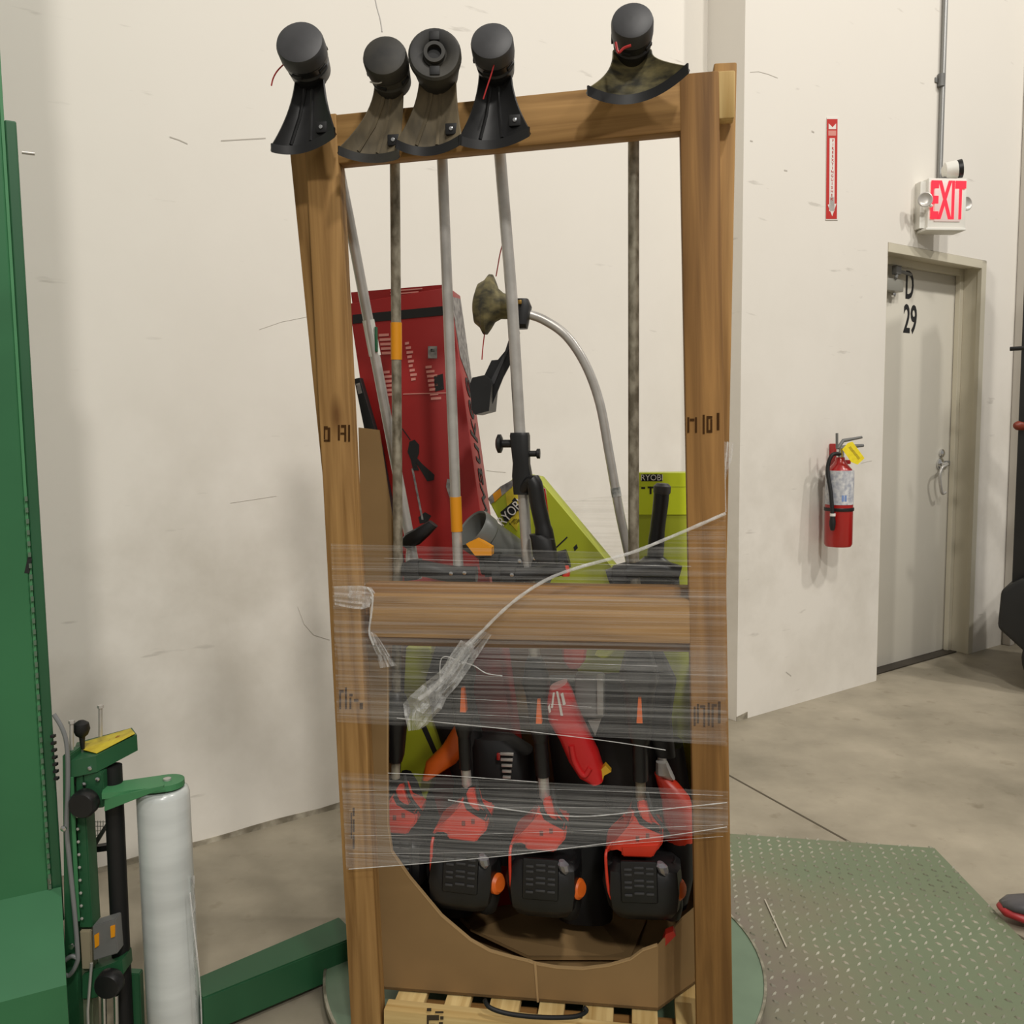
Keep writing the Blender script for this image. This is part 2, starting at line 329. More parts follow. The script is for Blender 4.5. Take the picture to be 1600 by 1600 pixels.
# scuffs: thin scratches on the walls
def scratch(fr, pts, wdt, par):
    P = [fr.ab(*p) for p in pts]; wdt *= .55; up = [fr.at(a, b+wdt/2, -.0005) for a, b in P]; dn = [fr.at(a, b-wdt/2, -.0005) for a, b in P]
    MB().prism(up + dn[::-1], fr.n*.0005).build('scuff_mark', mat('scuff', (186, 180, 170), .9), par, 0)
for pts, wd in ((((265, 214), (280, 219), (293, 225)), .006), (((345, 220), (380, 218), (415, 216)), .006), (((465, 948), (475, 975), (490, 992), (515, 1000)), .003), (((360, 786), (400, 780), (432, 775)), .002), (((405, 515), (440, 503), (480, 495)), .002), (((760, 735), (775, 737), (790, 738)), .003)):
    scratch(WL, pts, wd, wl)
for pts, wd in ((((1172, 113), (1185, 112), (1200, 116), (1215, 122)), .004), (((1228, 1050), (1236, 1056)), .01), (((1268, 205), (1272, 207)), .012), (((1225, 266), (1230, 267)), .01), (((1172, 220), (1176, 221)), .01), (((1345, 724), (1352, 722), (1362, 720)), .003)):
    scratch(WR, pts, wd, wr)
# door and steel frame
dr = fbox(MB(), WR, OA+.0, OB-.055, .008, OH-.06, RD, RD+.045, .001).build('door_1', M_DOOR); tag(dr, 'pale painted steel exit door with black stencilled number', kind='structure')
mb = MB()
for x0, x1, o0, o1 in ((OB-.05, OB-.002, -.004, .02), (OB-.04, OB-.002, .02, .10), (OB-.075, OB-.002, .10, .128), (OB-.05, OB-.002, .128, .19)):
    fbox(mb, WR, x0, x1, 0, OH-.002, o0, o1, .002)
    d = OB - x0 - .004; fbox(mb, WR, OA+.002, OB-.002, OH-d, OH-.002, o0, o1, .002)
fbox(mb, WR, OA+.002, OA+.035, 0, OH-.002, .02, .19, .002)
fr_ = mb.build('trim_1', M_FRAME, smooth=0); tag(fr_, 'stepped cream steel frame around the exit door', kind='structure')
fbox(MB(), WR, OA+.05, OB-.055, 0, .007, .06, .2).build('threshold', mat('threshold_metal', (70, 64, 56), .5, .5), fr_)
DF = Frame(WR.at(0, 0, RD), WD, ZUP)
text('stencil_number', '29', DF, DF.hit(1422, 501), .205, M_INKB, dr, sx=.62, lift=.0008, bold=.02)
text('stencil_letter', 'D', DF, DF.hit(1421, 448), .20, M_INKB, dr, sx=.55, lift=.0008, bold=.02)
cl = DF.ab(1380, 447); cr = DF.ab(1411, 447, -.05)
clo = fbox(MB(), DF, OA+.035, cr[0], cl[1]-.03, cl[1]+.032, -.055, -.001, .006).build('door_closer', mat('closer_grey', (168, 166, 156), .4, .5), dr)
mb = MB(); fbox(mb, DF, cr[0]-.075, cr[0]-.03, cl[1]+.055, cl[1]+.10, -.06, -.03, .004)
mb.tube([DF.at(cr[0]-.06, cl[1]+.05, -.05), DF.at(cr[0]-.085, cl[1]+.03, -.06)], .008)
mb.tube([DF.at(cr[0]-.05, cl[1]+.075, -.05), DF.at(cr[0]+.10, cl[1]+.07, -.03)], .008)
mb.build('closer_arm', M_GREYP, clo)
MB().lathe(DF.at(cr[0]-.06, cl[1]-.045, -.03), DF.n, [(.012, 0), (.012, .012), (.006, .016)], 12).build('closer_screw', M_CHROME, clo)
ha = DF.ab(1468, 725)
hd = MB().lathe(DF.at(ha[0], ha[1]+.0, 0), DF.n, [(.034, .001), (.034, .010), (.024, .016), (.013, .018), (.012, .05), (.0, .052)], 24)
hd.build('handle_rose', M_CHROME, dr)
MB().tube(spline([DF.at(ha[0], ha[1], -.045), DF.at(ha[0]-.03, ha[1]-.004, -.055), DF.at(ha[0]-.075, ha[1]-.02, -.055), DF.at(ha[0]-.09, ha[1]-.07, -.055), DF.at(ha[0]-.055, ha[1]-.155, -.05), DF.at(ha[0]-.02, ha[1]-.155, -.05)], 6), .008).build('door_handle', M_STEEL, dr)
MB().lathe(DF.at(ha[0]+.01, ha[1]+.06, 0), DF.n, [(.022, .001), (.022, .012), (.012, .018), (0, .019)], 20).build('deadbolt', M_CHROME, dr)
fbox(MB(), DF, ha[0]+.03, ha[0]+.075, ha[1]-.012, ha[1]+.016, -.02, -.001, .003).build('latch_plate', M_GREYP, dr)
# steel column beside the door at the picture's right edge
cs = WR.ab(1577, 700)[0]
mb = MB(); fbox(mb, WR, cs, cs+.05, 0, 6, -.05, -.002, .004); fbox(mb, WR, cs+.09, cs+.32, 0, 6, -.16, -.002, .004)
tag(mb.build('trim_2', mat('column_paint', (196, 190, 180), .5), smooth=0), 'pale steel column and angle on the wall right of the door', kind='structure')
# ------------------------------------------------------------------ things on the right wall
# exit sign: box with end face to the left, face turned to the camera as in the photo
es = WR.ab(1462, 345); ex = root('exit_sign', WR.at(es[0], es[1]), 'lit red exit sign with emergency lamp heads above the door', 'sign')
E0 = onPl(1480, 318, WR.at(0, 0, -.12), WR.n); EF = Frame(E0, (1, .10, 0), ZUP); pm = (E0-CAM).length/FPX
hw, hh = 27*pm, 33*pm
ebm = MB(); ebm.box(basis(EF.r, -EF.n, EF.u, E0 - EF.n*.045), hw*2, .09, hh*2, .004); ebm.build('housing', M_WHITEP, ex)
mb = MB(); mb.box(basis(EF.r, -EF.n, EF.u, E0 - EF.n*.04 + EF.r*-hw*.1 - EF.u*(hh+.004)), hw*2.1, .11, .012, .002); mb.build('base_lip', M_WHITEP, ex)
mb = MB(); mb.prism([E0 - EF.n*.02 - EF.r*hw*1.0 + EF.u*(hh*.9), E0 - EF.n*.02 - EF.r*hw*1.0 - EF.u*hh*.95, E0 - EF.n*.13 - EF.r*hw*1.05 - EF.u*hh*.95, E0 - EF.n*.13 - EF.r*hw*1.05 + EF.u*hh*.9], -EF.r*.03); mb.build('mounting_box', M_WHITEP, ex)
pnl = MB().box(basis(EF.r, -EF.n, EF.u, E0 + EF.n*.002 + EF.u*.006), hw*1.36, .004, hh*1.55, .001).build('light_panel', mat('exit_face_glow_tint', (236, 214, 210), .4), ex)  # pink tint paints the glow of the red letters onto the face
text('lettering', 'EXIT', EF, E0 + EF.u*.006, hh*2.05, M_EXITR, ex, sx=.36, lift=.005, bold=.03)
for sgn, px, py in ((-1, 1448, 312), (1, 1508, 318)):
    c = onPl(px, py, WR.at(0, 0, -.10), WR.n)
    h = MB().lathe(c + EF.n*-.03, EF.n + EF.r*.25*sgn, [(.008, -.015), (.022, .0), (.034, .024), (.036, .032), (.032, .034), (.022, .026), (.012, .024), (.0, .024)], 20).build('lamp_head', mat('clear_lamp', (190, 186, 180), .35, .3), ex)
    MB().tube([c - EF.n*.03, c - EF.n*.04 - EF.r*.05*sgn - EF.u*.02], .008).build('lamp_bracket', M_WHITEP, h)
c = onPl(1486, 268, WR.at(0, 0, -.10), WR.n)
MB().lathe(c - EF.r*.03, (1, -.25, .12), [(.02, -.015), (.042, 0), (.044, .05), (.040, .055)], 20).build('lamp_housing', M_WHITEP, ex)
MB().lathe(c - EF.r*.03, (1, -.25, .12), [(.043, .056), (.045, .075), (.02, .08), (0, .081)], 20).build('lamp_lens', M_BLACK, ex)
MB().tube([c - EF.u*.03, E0 - EF.n*.04 + EF.u*hh], .016).build('lamp_neck', M_GREYP, ex)
# conduit
ca = WR.ab(1463, 285)
cnd = root('conduit_pipe', WR.at(ca[0], ca[1]), 'thin grey steel conduit running up the wall above the exit sign', 'pipe')
MB().tube([WR.at(ca[0], ca[1], -.018), WR.at(ca[0], ca[1]+3, -.018)], .012).build('pipe', mat('galvanised', (150, 150, 148), .4, .7), cnd)
cb = WR.ab(1466, 127); MB().tube([WR.at(cb[0]-.0, cb[1]-.03, -.015), WR.at(cb[0]-.0, cb[1]+.03, -.015)], .017).build('pipe_coupling', M_GREYP, cnd)
fbox(MB(), WR, cb[0]-.035, cb[0]+.035, cb[1]-.012, cb[1]+.012, -.006, -.001, .002).build('pipe_strap', M_GREYP, cnd)
# vertical extinguisher sign
sg = root('fire_extinguisher_sign', WR.hit(1300, 342), 'narrow vertical red and white fire extinguisher sign on the wall', 'sign')
SF = Frame(WR.at(0, 0, -.004), WD, ZUP)
def quad(x0, x1, y0, y1): return [(x0, y0), (x0, y1), (x1, y1), (x1, y0)]
decal('board', WR, [(1291, 184), (1289.5, 344), (1308.5, 344), (1309.5, 184)], M_INKW, sg, .003, .0005)
decal('red_face', SF, [(1292, 186), (1290.5, 342), (1307.5, 342), (1308.5, 186)], M_SIGNR, sg, .0006, .0)
decal('white_strip', SF, [(1296, 216), (1295.3, 330), (1303.3, 330), (1304, 216)], M_INKW, sg, .0008, .0006)
decal('white_arrow', SF, [(1294.5, 193), (1300.5, 199), (1306, 193), (1306, 202), (1294.5, 202)], M_INKW, sg, .0008, .0006)
decal('arrow_head', SF, [(1293, 320), (1300, 338), (1306.5, 318), (1303, 319), (1303, 308), (1296.3, 308), (1296.3, 319)], M_INKW, sg, .0008, .0006)
decal('small_print', SF, quad(1294, 1306, 204, 212), M_INKP, sg, .0008, .0006)
ca_, cb_ = SF.ab(1300, 268)
text('lettering', '\n'.join('FIREEXTINGUISHER'), SF, SF.at(ca_, cb_+.006), .0172, M_SIGNR, sg, sx=1.5, lift=.0018)
# fire extinguisher
xa = WR.ab(1311, 853, -.10); xt = WR.ab(1311, 720, -.10)
fx = root('fire_extinguisher', WR.at(xa[0], xa[1], -.10), 'red fire extinguisher with yellow tag hanging on the wall', 'fire extinguisher')
XC = lambda h, o=-.10: WR.at((xa[0]+xt[0])/2, h, o)
zb = xa[1]; rr = .062; H = .375
MB().lathe(XC(zb), ZUP, [(rr*.9, 0), (rr, .012), (rr, H-.05), (rr*.86, H-.02), (rr*.5, H+.005), (.022, H+.02), (.020, H+.035)], 32).build('cylinder', M_EXTR, fx)
MB().lathe(XC(zb+.195), ZUP, [(rr+.0012, 0), (rr+.0012, .155)], 32).build('label_wrap', M_LABEL, fx)
XF = Frame(XC(zb, -.10-rr-.0015), (1, .05, 0), ZUP)
XD = (CAM - XC(zb)); XD.z = 0; XD = (Matrix.Rotation(math.radians(20), 3, 'Z') @ XD).normalized()
MB().box(basis(ZUP.cross(XD)*-1, XD, ZUP, XC(zb+.225) + XD*(rr*.985)), .022, .004, .028).build('blue_panel', mat('blue_print', (120, 146, 196), .5), fx)
MB().lathe(XC(zb+.165), ZUP, [(rr+.003, 0), (rr+.004, .003), (rr+.004, .012), (rr+.003, .015)], 32).build('retaining_strap', M_BLACK, fx)
mb = MB(); mb.tube([XC(zb+H+.03), XC(zb+H+.075)], .017); mb.build('valve', M_CHROME, fx)
hv = MB(); c = XC(zb+H+.075)
hv.tube([c, c+WR.r*.03+ZUP*.008-WR.n*-.03, c+WR.r*.10+ZUP*.012+WR.n*.05], [.012, .010, .007]); hv.tube([c-WR.r*.02+ZUP*.0, c+WR.r*.02+ZUP*.035, c+WR.r*.09+ZUP*.05+WR.n*.05], [.008, .009, .006]); hv.tube([c-WR.r*.025, c-WR.r*.028+ZUP*.07], .006); hv.build('lever', M_GREYP, fx)
XV = (CAM - XC(zb)); XV.z = 0; XV.normalize(); XL = ZUP.cross(XV)*-1
hp = [XC(zb+H+.05)+XV*.01, XC(zb+H+.045)+XL*.035+XV*.04, XC(zb+H-.02)+XL*.052+XV*.05, XC(zb+.25)+XL*.036+XV*.064, XC(zb+.14)+XL*.026+XV*.07]
MB().tube(spline(hp, 6), .009).build('hose', M_BLACK2, fx)
MB().tube([hp[-1]+ZUP*.01, hp[-1]-ZUP*.02, hp[-1]-ZUP*.035, hp[-1]-ZUP*.06], [.010, .014, .014, .009]).build('nozzle', M_BLACK2, fx)
MB().lathe(hp[-1]+ZUP*.005, ZUP, [(.0125, 0), (.0125, .012)], 12).build('nozzle_ring', M_INKW, fx)
bk = WR.ab(1298, 700)[0]
fbox(MB(), WR, bk-.014, bk+.014, zb+H-.16, zb+H+.095, -.03, -.001, .003).build('wall_bracket', M_EXTR, fx)
fbox(MB(), WR, bk-.01, bk+.03, zb+H+.0, zb+H+.02, -.09, -.02, .003).build('bracket_hook', M_EXTR, fx)
TF = Frame(XC(zb+H+.03, -.17), (1, .12, 0), ZUP)
pts = [TF.hit(x, y) for x, y in ((1316, 702), (1325, 692), (1332, 690), (1351, 716), (1340, 726), (1330, 722))]
MB().prism(pts, -TF.n*.001).build('inspection_tag', M_TAG, fx, 0)
for k in range(3):
    decal('tag_print', TF, [(1326+5*k, 699+6*k), (1329+5*k, 697+6*k), (1334+5*k, 704+6*k), (1331+5*k, 706+6*k)], mat('tag_ink', (190, 168, 30), .7), fx, .0005, .0003)
# forklift at the right edge, mostly outside the picture
FKP = onZ(1640, 1060, 0); FK = Frame((FKP.x, 4.05, 0), (1, -.75, 0), ZUP)
fk = root('forklift', FK.at(.35, 0, .5), 'black forklift cut off by the right edge of the picture', 'forklift')
M_FK = mat('forklift_black', (26, 27, 28), .5, var=.2)
a0, b0 = FK.ab(1557, 1000); a1, b1 = FK.ab(1557, 915)
mb = MB(); prof = [FK.at(a0+.0, b0+.06), FK.at(a0+.16, b0-.08), FK.at(a0+1.2, b0-.08), FK.at(a0+1.2, b1+.02), FK.at(a0+.10, b1+.05), FK.at(a0+.01, b1-.02)]
mb.prism(prof, -FK.n*.8); bmesh.ops.bevel(mb.bm, geom=mb.bm.edges[:], offset=.02, segments=3, profile=.5, affect='EDGES'); mb.build('chassis', M_FK, fk)
am = FK.ab(1587, 700)[0]
mb = MB(); fbox(mb, FK, am, am+.10, b1-.05, 2.4, .05, .2, .006); mb.build('mast_upright', M_FK, fk)
mb = MB(); fbox(mb, FK, am+.35, am+.45, b1-.05, 2.4, .05, .2, .006); mb.build('mast_upright', M_FK, fk)
mb = MB(); fbox(mb, FK, am+.1, am+.35, 1.4, 1.5, .1, .18, .006); mb.build('cross_member', M_FK, fk)
kp = FK.hit(1590, 665); mb = MB(); mb.lathe(kp, (-1, -.3, .1), [(.018, -.05), (.022, 0), (.016, .012), (.008, .02), (0, .021)], 16); mb.build('warning_knob', mat('rust_red', (120, 44, 24), .5), fk)
kp = FK.hit(1580, 545); MB().tube([kp + FK.r*.06, kp - FK.r*.005], .010).build('latch_pin', M_BLACK, fk)
for da in (.28, .95):
    c = FK.at(a0+da, .17, -.03); MB().lathe(c, -FK.n, [(.06, 0), (.15, .0), (.17, .03), (.17, .15), (.15, .18), (.06, .18)], 28).build('wheel', M_BLACK2, fk)
# ------------------------------------------------------------------ turntable and deck
TZ = .05
tl = onZ(513, 1490, TZ); trr = onZ(1187, 1490, TZ); TC = (tl+trr)/2; TR = (trr-tl).length/2
tt = root('turntable', (TC.x, TC.y, 0), 'round green steel turntable under the wooden rack', 'turntable')
M_TOP = mat('turntable_green', (108, 130, 108), .45, var=.18, scale=5)
MB().lathe((TC.x, TC.y, .016), ZUP, [(TR-.05, 0), (TR-.05, .03), (TR-.006, .032), (TR-.006, TZ-.016-.001)], 96).build('platform', M_TOP, tt)
MB().rings([[Vector((TC.x + r*math.cos(k*math.pi/48), TC.y + r*math.sin(k*math.pi/48), z)) for k in range(96)] for r, z in ((TR-.006, TZ-.010), (TR, TZ-.010), (TR, TZ+.002), (TR-.006, TZ+.002))], closed=True).build('rim', mat('worn_rim', (176, 172, 156), .4, .5, rgb2=(110, 108, 92), scale=30), tt)
dk = [onZ(960, 1290, .015), onZ(1460, 1325, .015), onZ(1640, 1512, .015), onZ(2100, 2300, .015), onZ(860, 2300, .015)]
def deckmat():
    m = bpy.data.materials.new('worn_green_deck'); m.use_nodes = True; N = m.node_tree.nodes; L = m.node_tree.links; b = N['Principled BSDF']
    geo = N.new('ShaderNodeNewGeometry'); di = N.new('ShaderNodeVectorMath'); di.operation = 'DISTANCE'; L.new(geo.outputs['Position'], di.inputs[0]); di.inputs[1].default_value = (TC.x-.05, TC.y+.05, 0)
    t = N.new('ShaderNodeTexNoise'); t.inputs['Scale'].default_value = 5; t.inputs['Detail'].default_value = 7; L.new(geo.outputs['Position'], t.inputs['Vector'])
    mr = N.new('ShaderNodeMapRange'); mr.inputs[1].default_value = TR+.05; mr.inputs[2].default_value = TR+.45; L.new(di.outputs['Value'], mr.inputs[0])
    ad = N.new('ShaderNodeMath'); ad.operation = 'ADD'; ad.use_clamp = True; L.new(mr.outputs[0], ad.inputs[0])
    sb = N.new('ShaderNodeMath'); sb.operation = 'MULTIPLY_ADD'; sb.inputs[1].default_value = 1.6; sb.inputs[2].default_value = -.8; L.new(t.outputs['Fac'], sb.inputs[0]); L.new(sb.outputs[0], ad.inputs[1])
    r = N.new('ShaderNodeValToRGB'); L.new(ad.outputs[0], r.inputs[0]); e = r.color_ramp.elements
    e[0].position = 0; e[0].color = (*lin((122, 113, 102)), 1); e[1].position = 1; e[1].color = (*lin((113, 125, 99)), 1); x = e.new(.45); x.color = (*lin((122, 122, 100)), 1)
    L.new(r.outputs[0], b.inputs['Base Color']); b.inputs['Roughness'].default_value = .45; b.inputs['Metallic'].default_value = .15
    return m
M_DECK = deckmat()
dko = MB().prism(dk, (0, 0, -.0148)).build('deck_plate', M_DECK, tt, 0)
def inside(p, poly):
    c = False; n = len(poly)
    for i in range(n):
        a, b = poly[i], poly[(i+1) % n]
        if (a.y > p.y) != (b.y > p.y) and p.x < (b.x-a.x)*(p.y-a.y)/(b.y-a.y)+a.x: c = not c
    return c
verts = []; faces = []
dd = (dk[1]-dk[0]).normalized(); dn = Vector((-dd.y, dd.x, 0))
for i in range(-30, 90):
    for j in range(-90, 4):
        p = dk[0] + dd*(i*.030) + dn*(j*.030)
        if not inside(p, dk) or (Vector((p.x-TC.x, p.y-TC.y))).length < TR+.01 or p.y < 1.35 or p.x > 1.9: continue
        ang = math.radians(52 if (i+j) % 2 else -38)
        a = (dd*math.cos(ang) + dn*math.sin(ang)); b = Vector((-a.y, a.x, 0)); z0 = .0148; k = len(verts)
        verts += [p - a*.010, p - b*.0035, p + a*.010, p + b*.0035]
        for q in range(4): v = verts[k+q]; verts[k+q] = Vector((v.x, v.y, z0))
        verts += [Vector((p.x, p.y, .0188)) - a*.005, Vector((p.x, p.y, .0188)) + a*.005]
        faces += [(k, k+1, k+4), (k+1, k+2, k+5), (k+1, k+5, k+4), (k+2, k+3, k+5), (k+3, k, k+4), (k+3, k+4, k+5)]
me = bpy.data.meshes.new('tread'); me.from_pydata([tuple(v) for v in verts], [], faces); me.materials.append(mat('worn_tread', (206, 200, 184), .3, .3, rgb2=(128, 132, 112), scale=3.5))
tro = link(bpy.data.objects.new('tread', me), tt, Matrix.Identity(4)); tag(tro, 'worn raised tread lozenges', kind='stuff')
sp = [onZ(1194, 1405, .0185), onZ(1196, 1405, .0185), onZ(1230, 1479, .0185), onZ(1228, 1480, .0185)]
MB().prism(sp, (0, 0, .0006)).build('scratch', mat('bright_scratch', (176, 170, 154), .5), tt, 0)
# ------------------------------------------------------------------ rack frame
PHI = math.radians(8)
c0 = onPl(845, 1000, Vector((0, 1.665, 0)), Vector((0, 1, 0)))
RK = Frame((c0.x, c0.y, 0), (math.cos(PHI), -math.sin(PHI), 0), ZUP)
def F(x, y, dy=0.0): return RK.hit(x, y, dy)
RX, RY = RK.r, -RK.n               # right, depth (away from the viewer)
rk = root('wooden_rack', RK.at(0, TZ), 'tall leaning wooden rack of lumber posts and rails on the turntable', 'rack', rz=-PHI)
def board(name, p0, p1, wdt, dep, dy, m=M_WOOD, wd=None, bev=.003):
    return beam(name, F(*p0, dy+dep/2), F(*p1, dy+dep/2), wd or RX, wdt, dep, m, rk, bev)
z_at = lambda p: p.z
pl = F(582, 1640, .02); 
def post(top, bot, wdt, dep, dy, m, zlow=None, name='post'):
    a = F(*top, dy+dep/2); b = F(*bot, dy+dep/2)
    if zlow is not None: b = a + (b-a)*((a.z-zlow)/(a.z-b.z))
    return beam(name, b, a, RX, wdt, dep, m, rk)
post((505, 184), (578, 1640), (.063), .038, 0, M_WOOD, TZ+.012)
post((1091, 119), (1114, 1500), .068, .038, 0, M_WOODD, TZ+.012)
post((480, 234), (546, 900), .058, .038, .042, M_WOOD, None, 'brace_post')
post((1130, 112), (1104, 1500), .040, .085, .042, M_WOOD, TZ+.12, 'brace_post')
beam('brace_block', F(1129, 190, .02), F(1130, 116, .02), RX, .038, .034, M_PALE, rk)
beam('top_rail', F(530, 222, .019), F(1064, 170, .019), ZUP, .088, .036, M_WOOD, rk)
beam('middle_rail', F(581, 960, .019), F(1079, 969, .019), ZUP, .082, .036, M_WOOD, rk)
beam('rear_rail', F(575, 957, .062), F(1084, 966, .062), ZUP, .124, .038, M_WOODD, rk)
beam('bottom_rail', F(603, 1600, .019), F(1092, 1652, .019), ZUP, .088, .036, M_PALE, rk)
# film-stained ink stamps on the lumber
FR0 = RK
def stamp(bars, m=M_INKS):
    mb = MB()
    for x0, x1, y0, y1 in bars: mb.prism([F(x, y, -.0006) for x, y in quad(x0, x1, y0, y1)], -RY*.0004)
    mb.build('ink_stamp', m, rk, 0)
stamp([(506, 512, 666, 671), (506, 508, 671, 686), (512, 516, 668, 690), (506, 514, 687, 690), (528, 531, 664, 688), (533, 541, 664, 668), (538, 541, 668, 690), (532, 540, 676, 679), (544, 547, 664, 690)])
stamp([(1074, 1077, 652, 676), (1078, 1085, 654, 658), (1086, 1089, 652, 676), (1098, 1101, 648, 678), (1104, 1107, 650, 676), (1107, 1113, 650, 654), (1107, 1113, 672, 676), (1110, 1113, 655, 672), (1120, 1124, 645, 672)])
stamp([(530, 537, 1078, 1082), (530, 533, 1082, 1108), (539, 542, 1074, 1108), (546, 551, 1084, 1088), (546, 549, 1090, 1108), (553, 560, 1092, 1096), (562, 567, 1098, 1108)])
stamp([(1084, 1087, 1104, 1134), (1089, 1092, 1100, 1130), (1094, 1102, 1102, 1106), (1099, 1102, 1106, 1136), (1106, 1109, 1098, 1134), (1112, 1120, 1100, 1104), (1112, 1115, 1104, 1136), (1122, 1126, 1096, 1130)])
stamp([(551, 554, 1262, 1275), (551, 554, 1280, 1300), (551, 554, 1304, 1326), (548, 550, 1270, 1310)])
stamp([(667, 674, 1575, 1580), (667, 686, 1586, 1594), (688, 693, 1588, 1593), (680, 693, 1580, 1583), (667, 670, 1594, 1608), (686, 692, 1597, 1612), (672, 680, 1600, 1604)], mat('stamp_ink_dark', (60, 48, 30), .8))
# pallet deck boards under the carton, running front to back
bz = F(830, 1574, .055).z - .004
for i in range(7):
    xa = RK.ab(628 + 76*i, 1560)[0]
    p0 = RK.at(xa, 0, .042); p0.z = bz-.012; p1 = RK.at(xa, 0, .60); p1.z = bz-.012
    beam('deck_board', p0, p1, RX, .062 - .01*(i % 2), .018, M_PALE, rk, .002)
for dy in (.08, .33, .57):
    a = RK.at(RK.ab(603, 1600)[0], 0, dy); b = RK.at(RK.ab(1085, 1600)[0], 0, dy); a.z = b.z = (bz-.022+TZ)/2
    beam('stringer', a, b, ZUP, bz-.022-TZ-.004, .036, M_WOODD, rk, .002)
# ------------------------------------------------------------------ octagonal cardboard bin with a scooped front
cb = root('cardboard_bin', RK.at(0, bz, .3), 'large open cardboard bin with a scooped front inside the rack', 'box', rz=-PHI)
DYB = .082
cut = [(606, 1012), (605, 1190), (606, 1290), (612, 1332), (640, 1372), (690, 1432), (735, 1470), (765, 1487), (800, 1497), (826, 1503), (836, 1507), (870, 1513), (910, 1515), (950, 1510), (985, 1500), (1004, 1486), (1027, 1478)]
crn = RK.ab(1028, 1580, DYB)[0]; lft = RK.ab(586, 1540, DYB)[0]
def bp(x, z, dy): return RK.at(x, z, dy)
front = [F(x, y, DYB) for x, y in cut]
front += [bp(crn, F(1027, 1478, DYB).z, DYB), bp(crn, bz, DYB), bp(lft, bz, DYB), bp(lft, F(598, 1012, DYB).z, DYB)]
MB().prism(front, RY*.007).build('front_panel', M_CARD, cb, 0)
mb = MB()
for a, b in zip(cut, cut[1:]):   # pale torn corrugated edge
    p = F(*a, DYB-.0008); q = F(*b, DYB-.0008); n = (q-p).cross(RY).normalized()*.0012; mb.prism([p-n, q-n, q+n, p+n], RY*.0086)
mb.build('cut_edge', M_CARDE, cb, 0)
ce = crn + .105
def wallp(name, pts, off): return MB().prism(pts, off).build(name, M_CARD, cb, 0)
wallp('corner_panel', [bp(crn, bz, DYB), bp(ce, bz, DYB+.13), bp(ce, F(1072, 1405, DYB+.12).z, DYB+.13), bp(crn+.05, F(1050, 1435, DYB+.06).z, DYB+.06), bp(crn, F(1027, 1478, DYB).z, DYB)], RY*.007)
zr = F(1072, 1010, .2).z
wallp('side_panel', [bp(ce, bz, DYB+.13), bp(ce, bz, .56), bp(ce, zr, .56), bp(ce, zr, DYB+.14)], -RX*.007)
zl = F(600, 1000, DYB).z
wallp('side_panel', [bp(lft, bz, DYB+.007), bp(lft, bz, .56), bp(lft, F(800, 1000, .56).z, .56), bp(lft, zl, .35), bp(lft, zl, .14), bp(lft, F(600, 1012, DYB).z, DYB+.007)], -RX*.007)
zk = F(800, 1000, .56).z
wallp('back_panel', [bp(lft, bz, .56), bp(ce, bz, .56), bp(ce, zk, .56), bp(lft, zk, .56)], RY*.007)
wallp('bottom_panel', [bp(lft, bz, DYB), bp(crn, bz, DYB), bp(ce, bz, DYB+.13), bp(ce, bz, .56), bp(lft, bz, .56)], ZUP*.006)
wallp('flap', [F(560, 668, .13), F(592, 672, .13), F(628, 912, .13), F(566, 912, .13)], RY*.006)
MB().prism([F(834, 1503, DYB-.001), F(838, 1503, DYB-.001), F(842, 1566, DYB-.001), F(839, 1566, DYB-.001)], -RY*.0006).build('panel_seam', M_CARDE, cb, 0)
wallp('loose_flap', [F(700, 1420, .42), F(900, 1395, .42), F(1010, 1440, .40), F(985, 1500, .22), F(830, 1500, .20), F(735, 1455, .24)], ZUP*.006)
MB().prism([F(1040, 1460, .10), F(1052, 1455, .10), F(1056, 1462, .10), F(1038, 1480, .10), F(1034, 1478, .10)], RY*.02).build('red_tape', mat('red_tape', (170, 40, 26), .5), cb, 0)
# black cable lying across the pallet edge
cbp = [(757, 1562), (765, 1574), (790, 1583), (825, 1588), (865, 1590), (900, 1588), (916, 1580), (912, 1574)]
o = MB().tube(spline([F(x, y, -.006) for x, y in cbp], 5), .0045).build('cable', M_BLACK2); tag(o, 'black cable looped over the front edge of the pallet', 'cable')
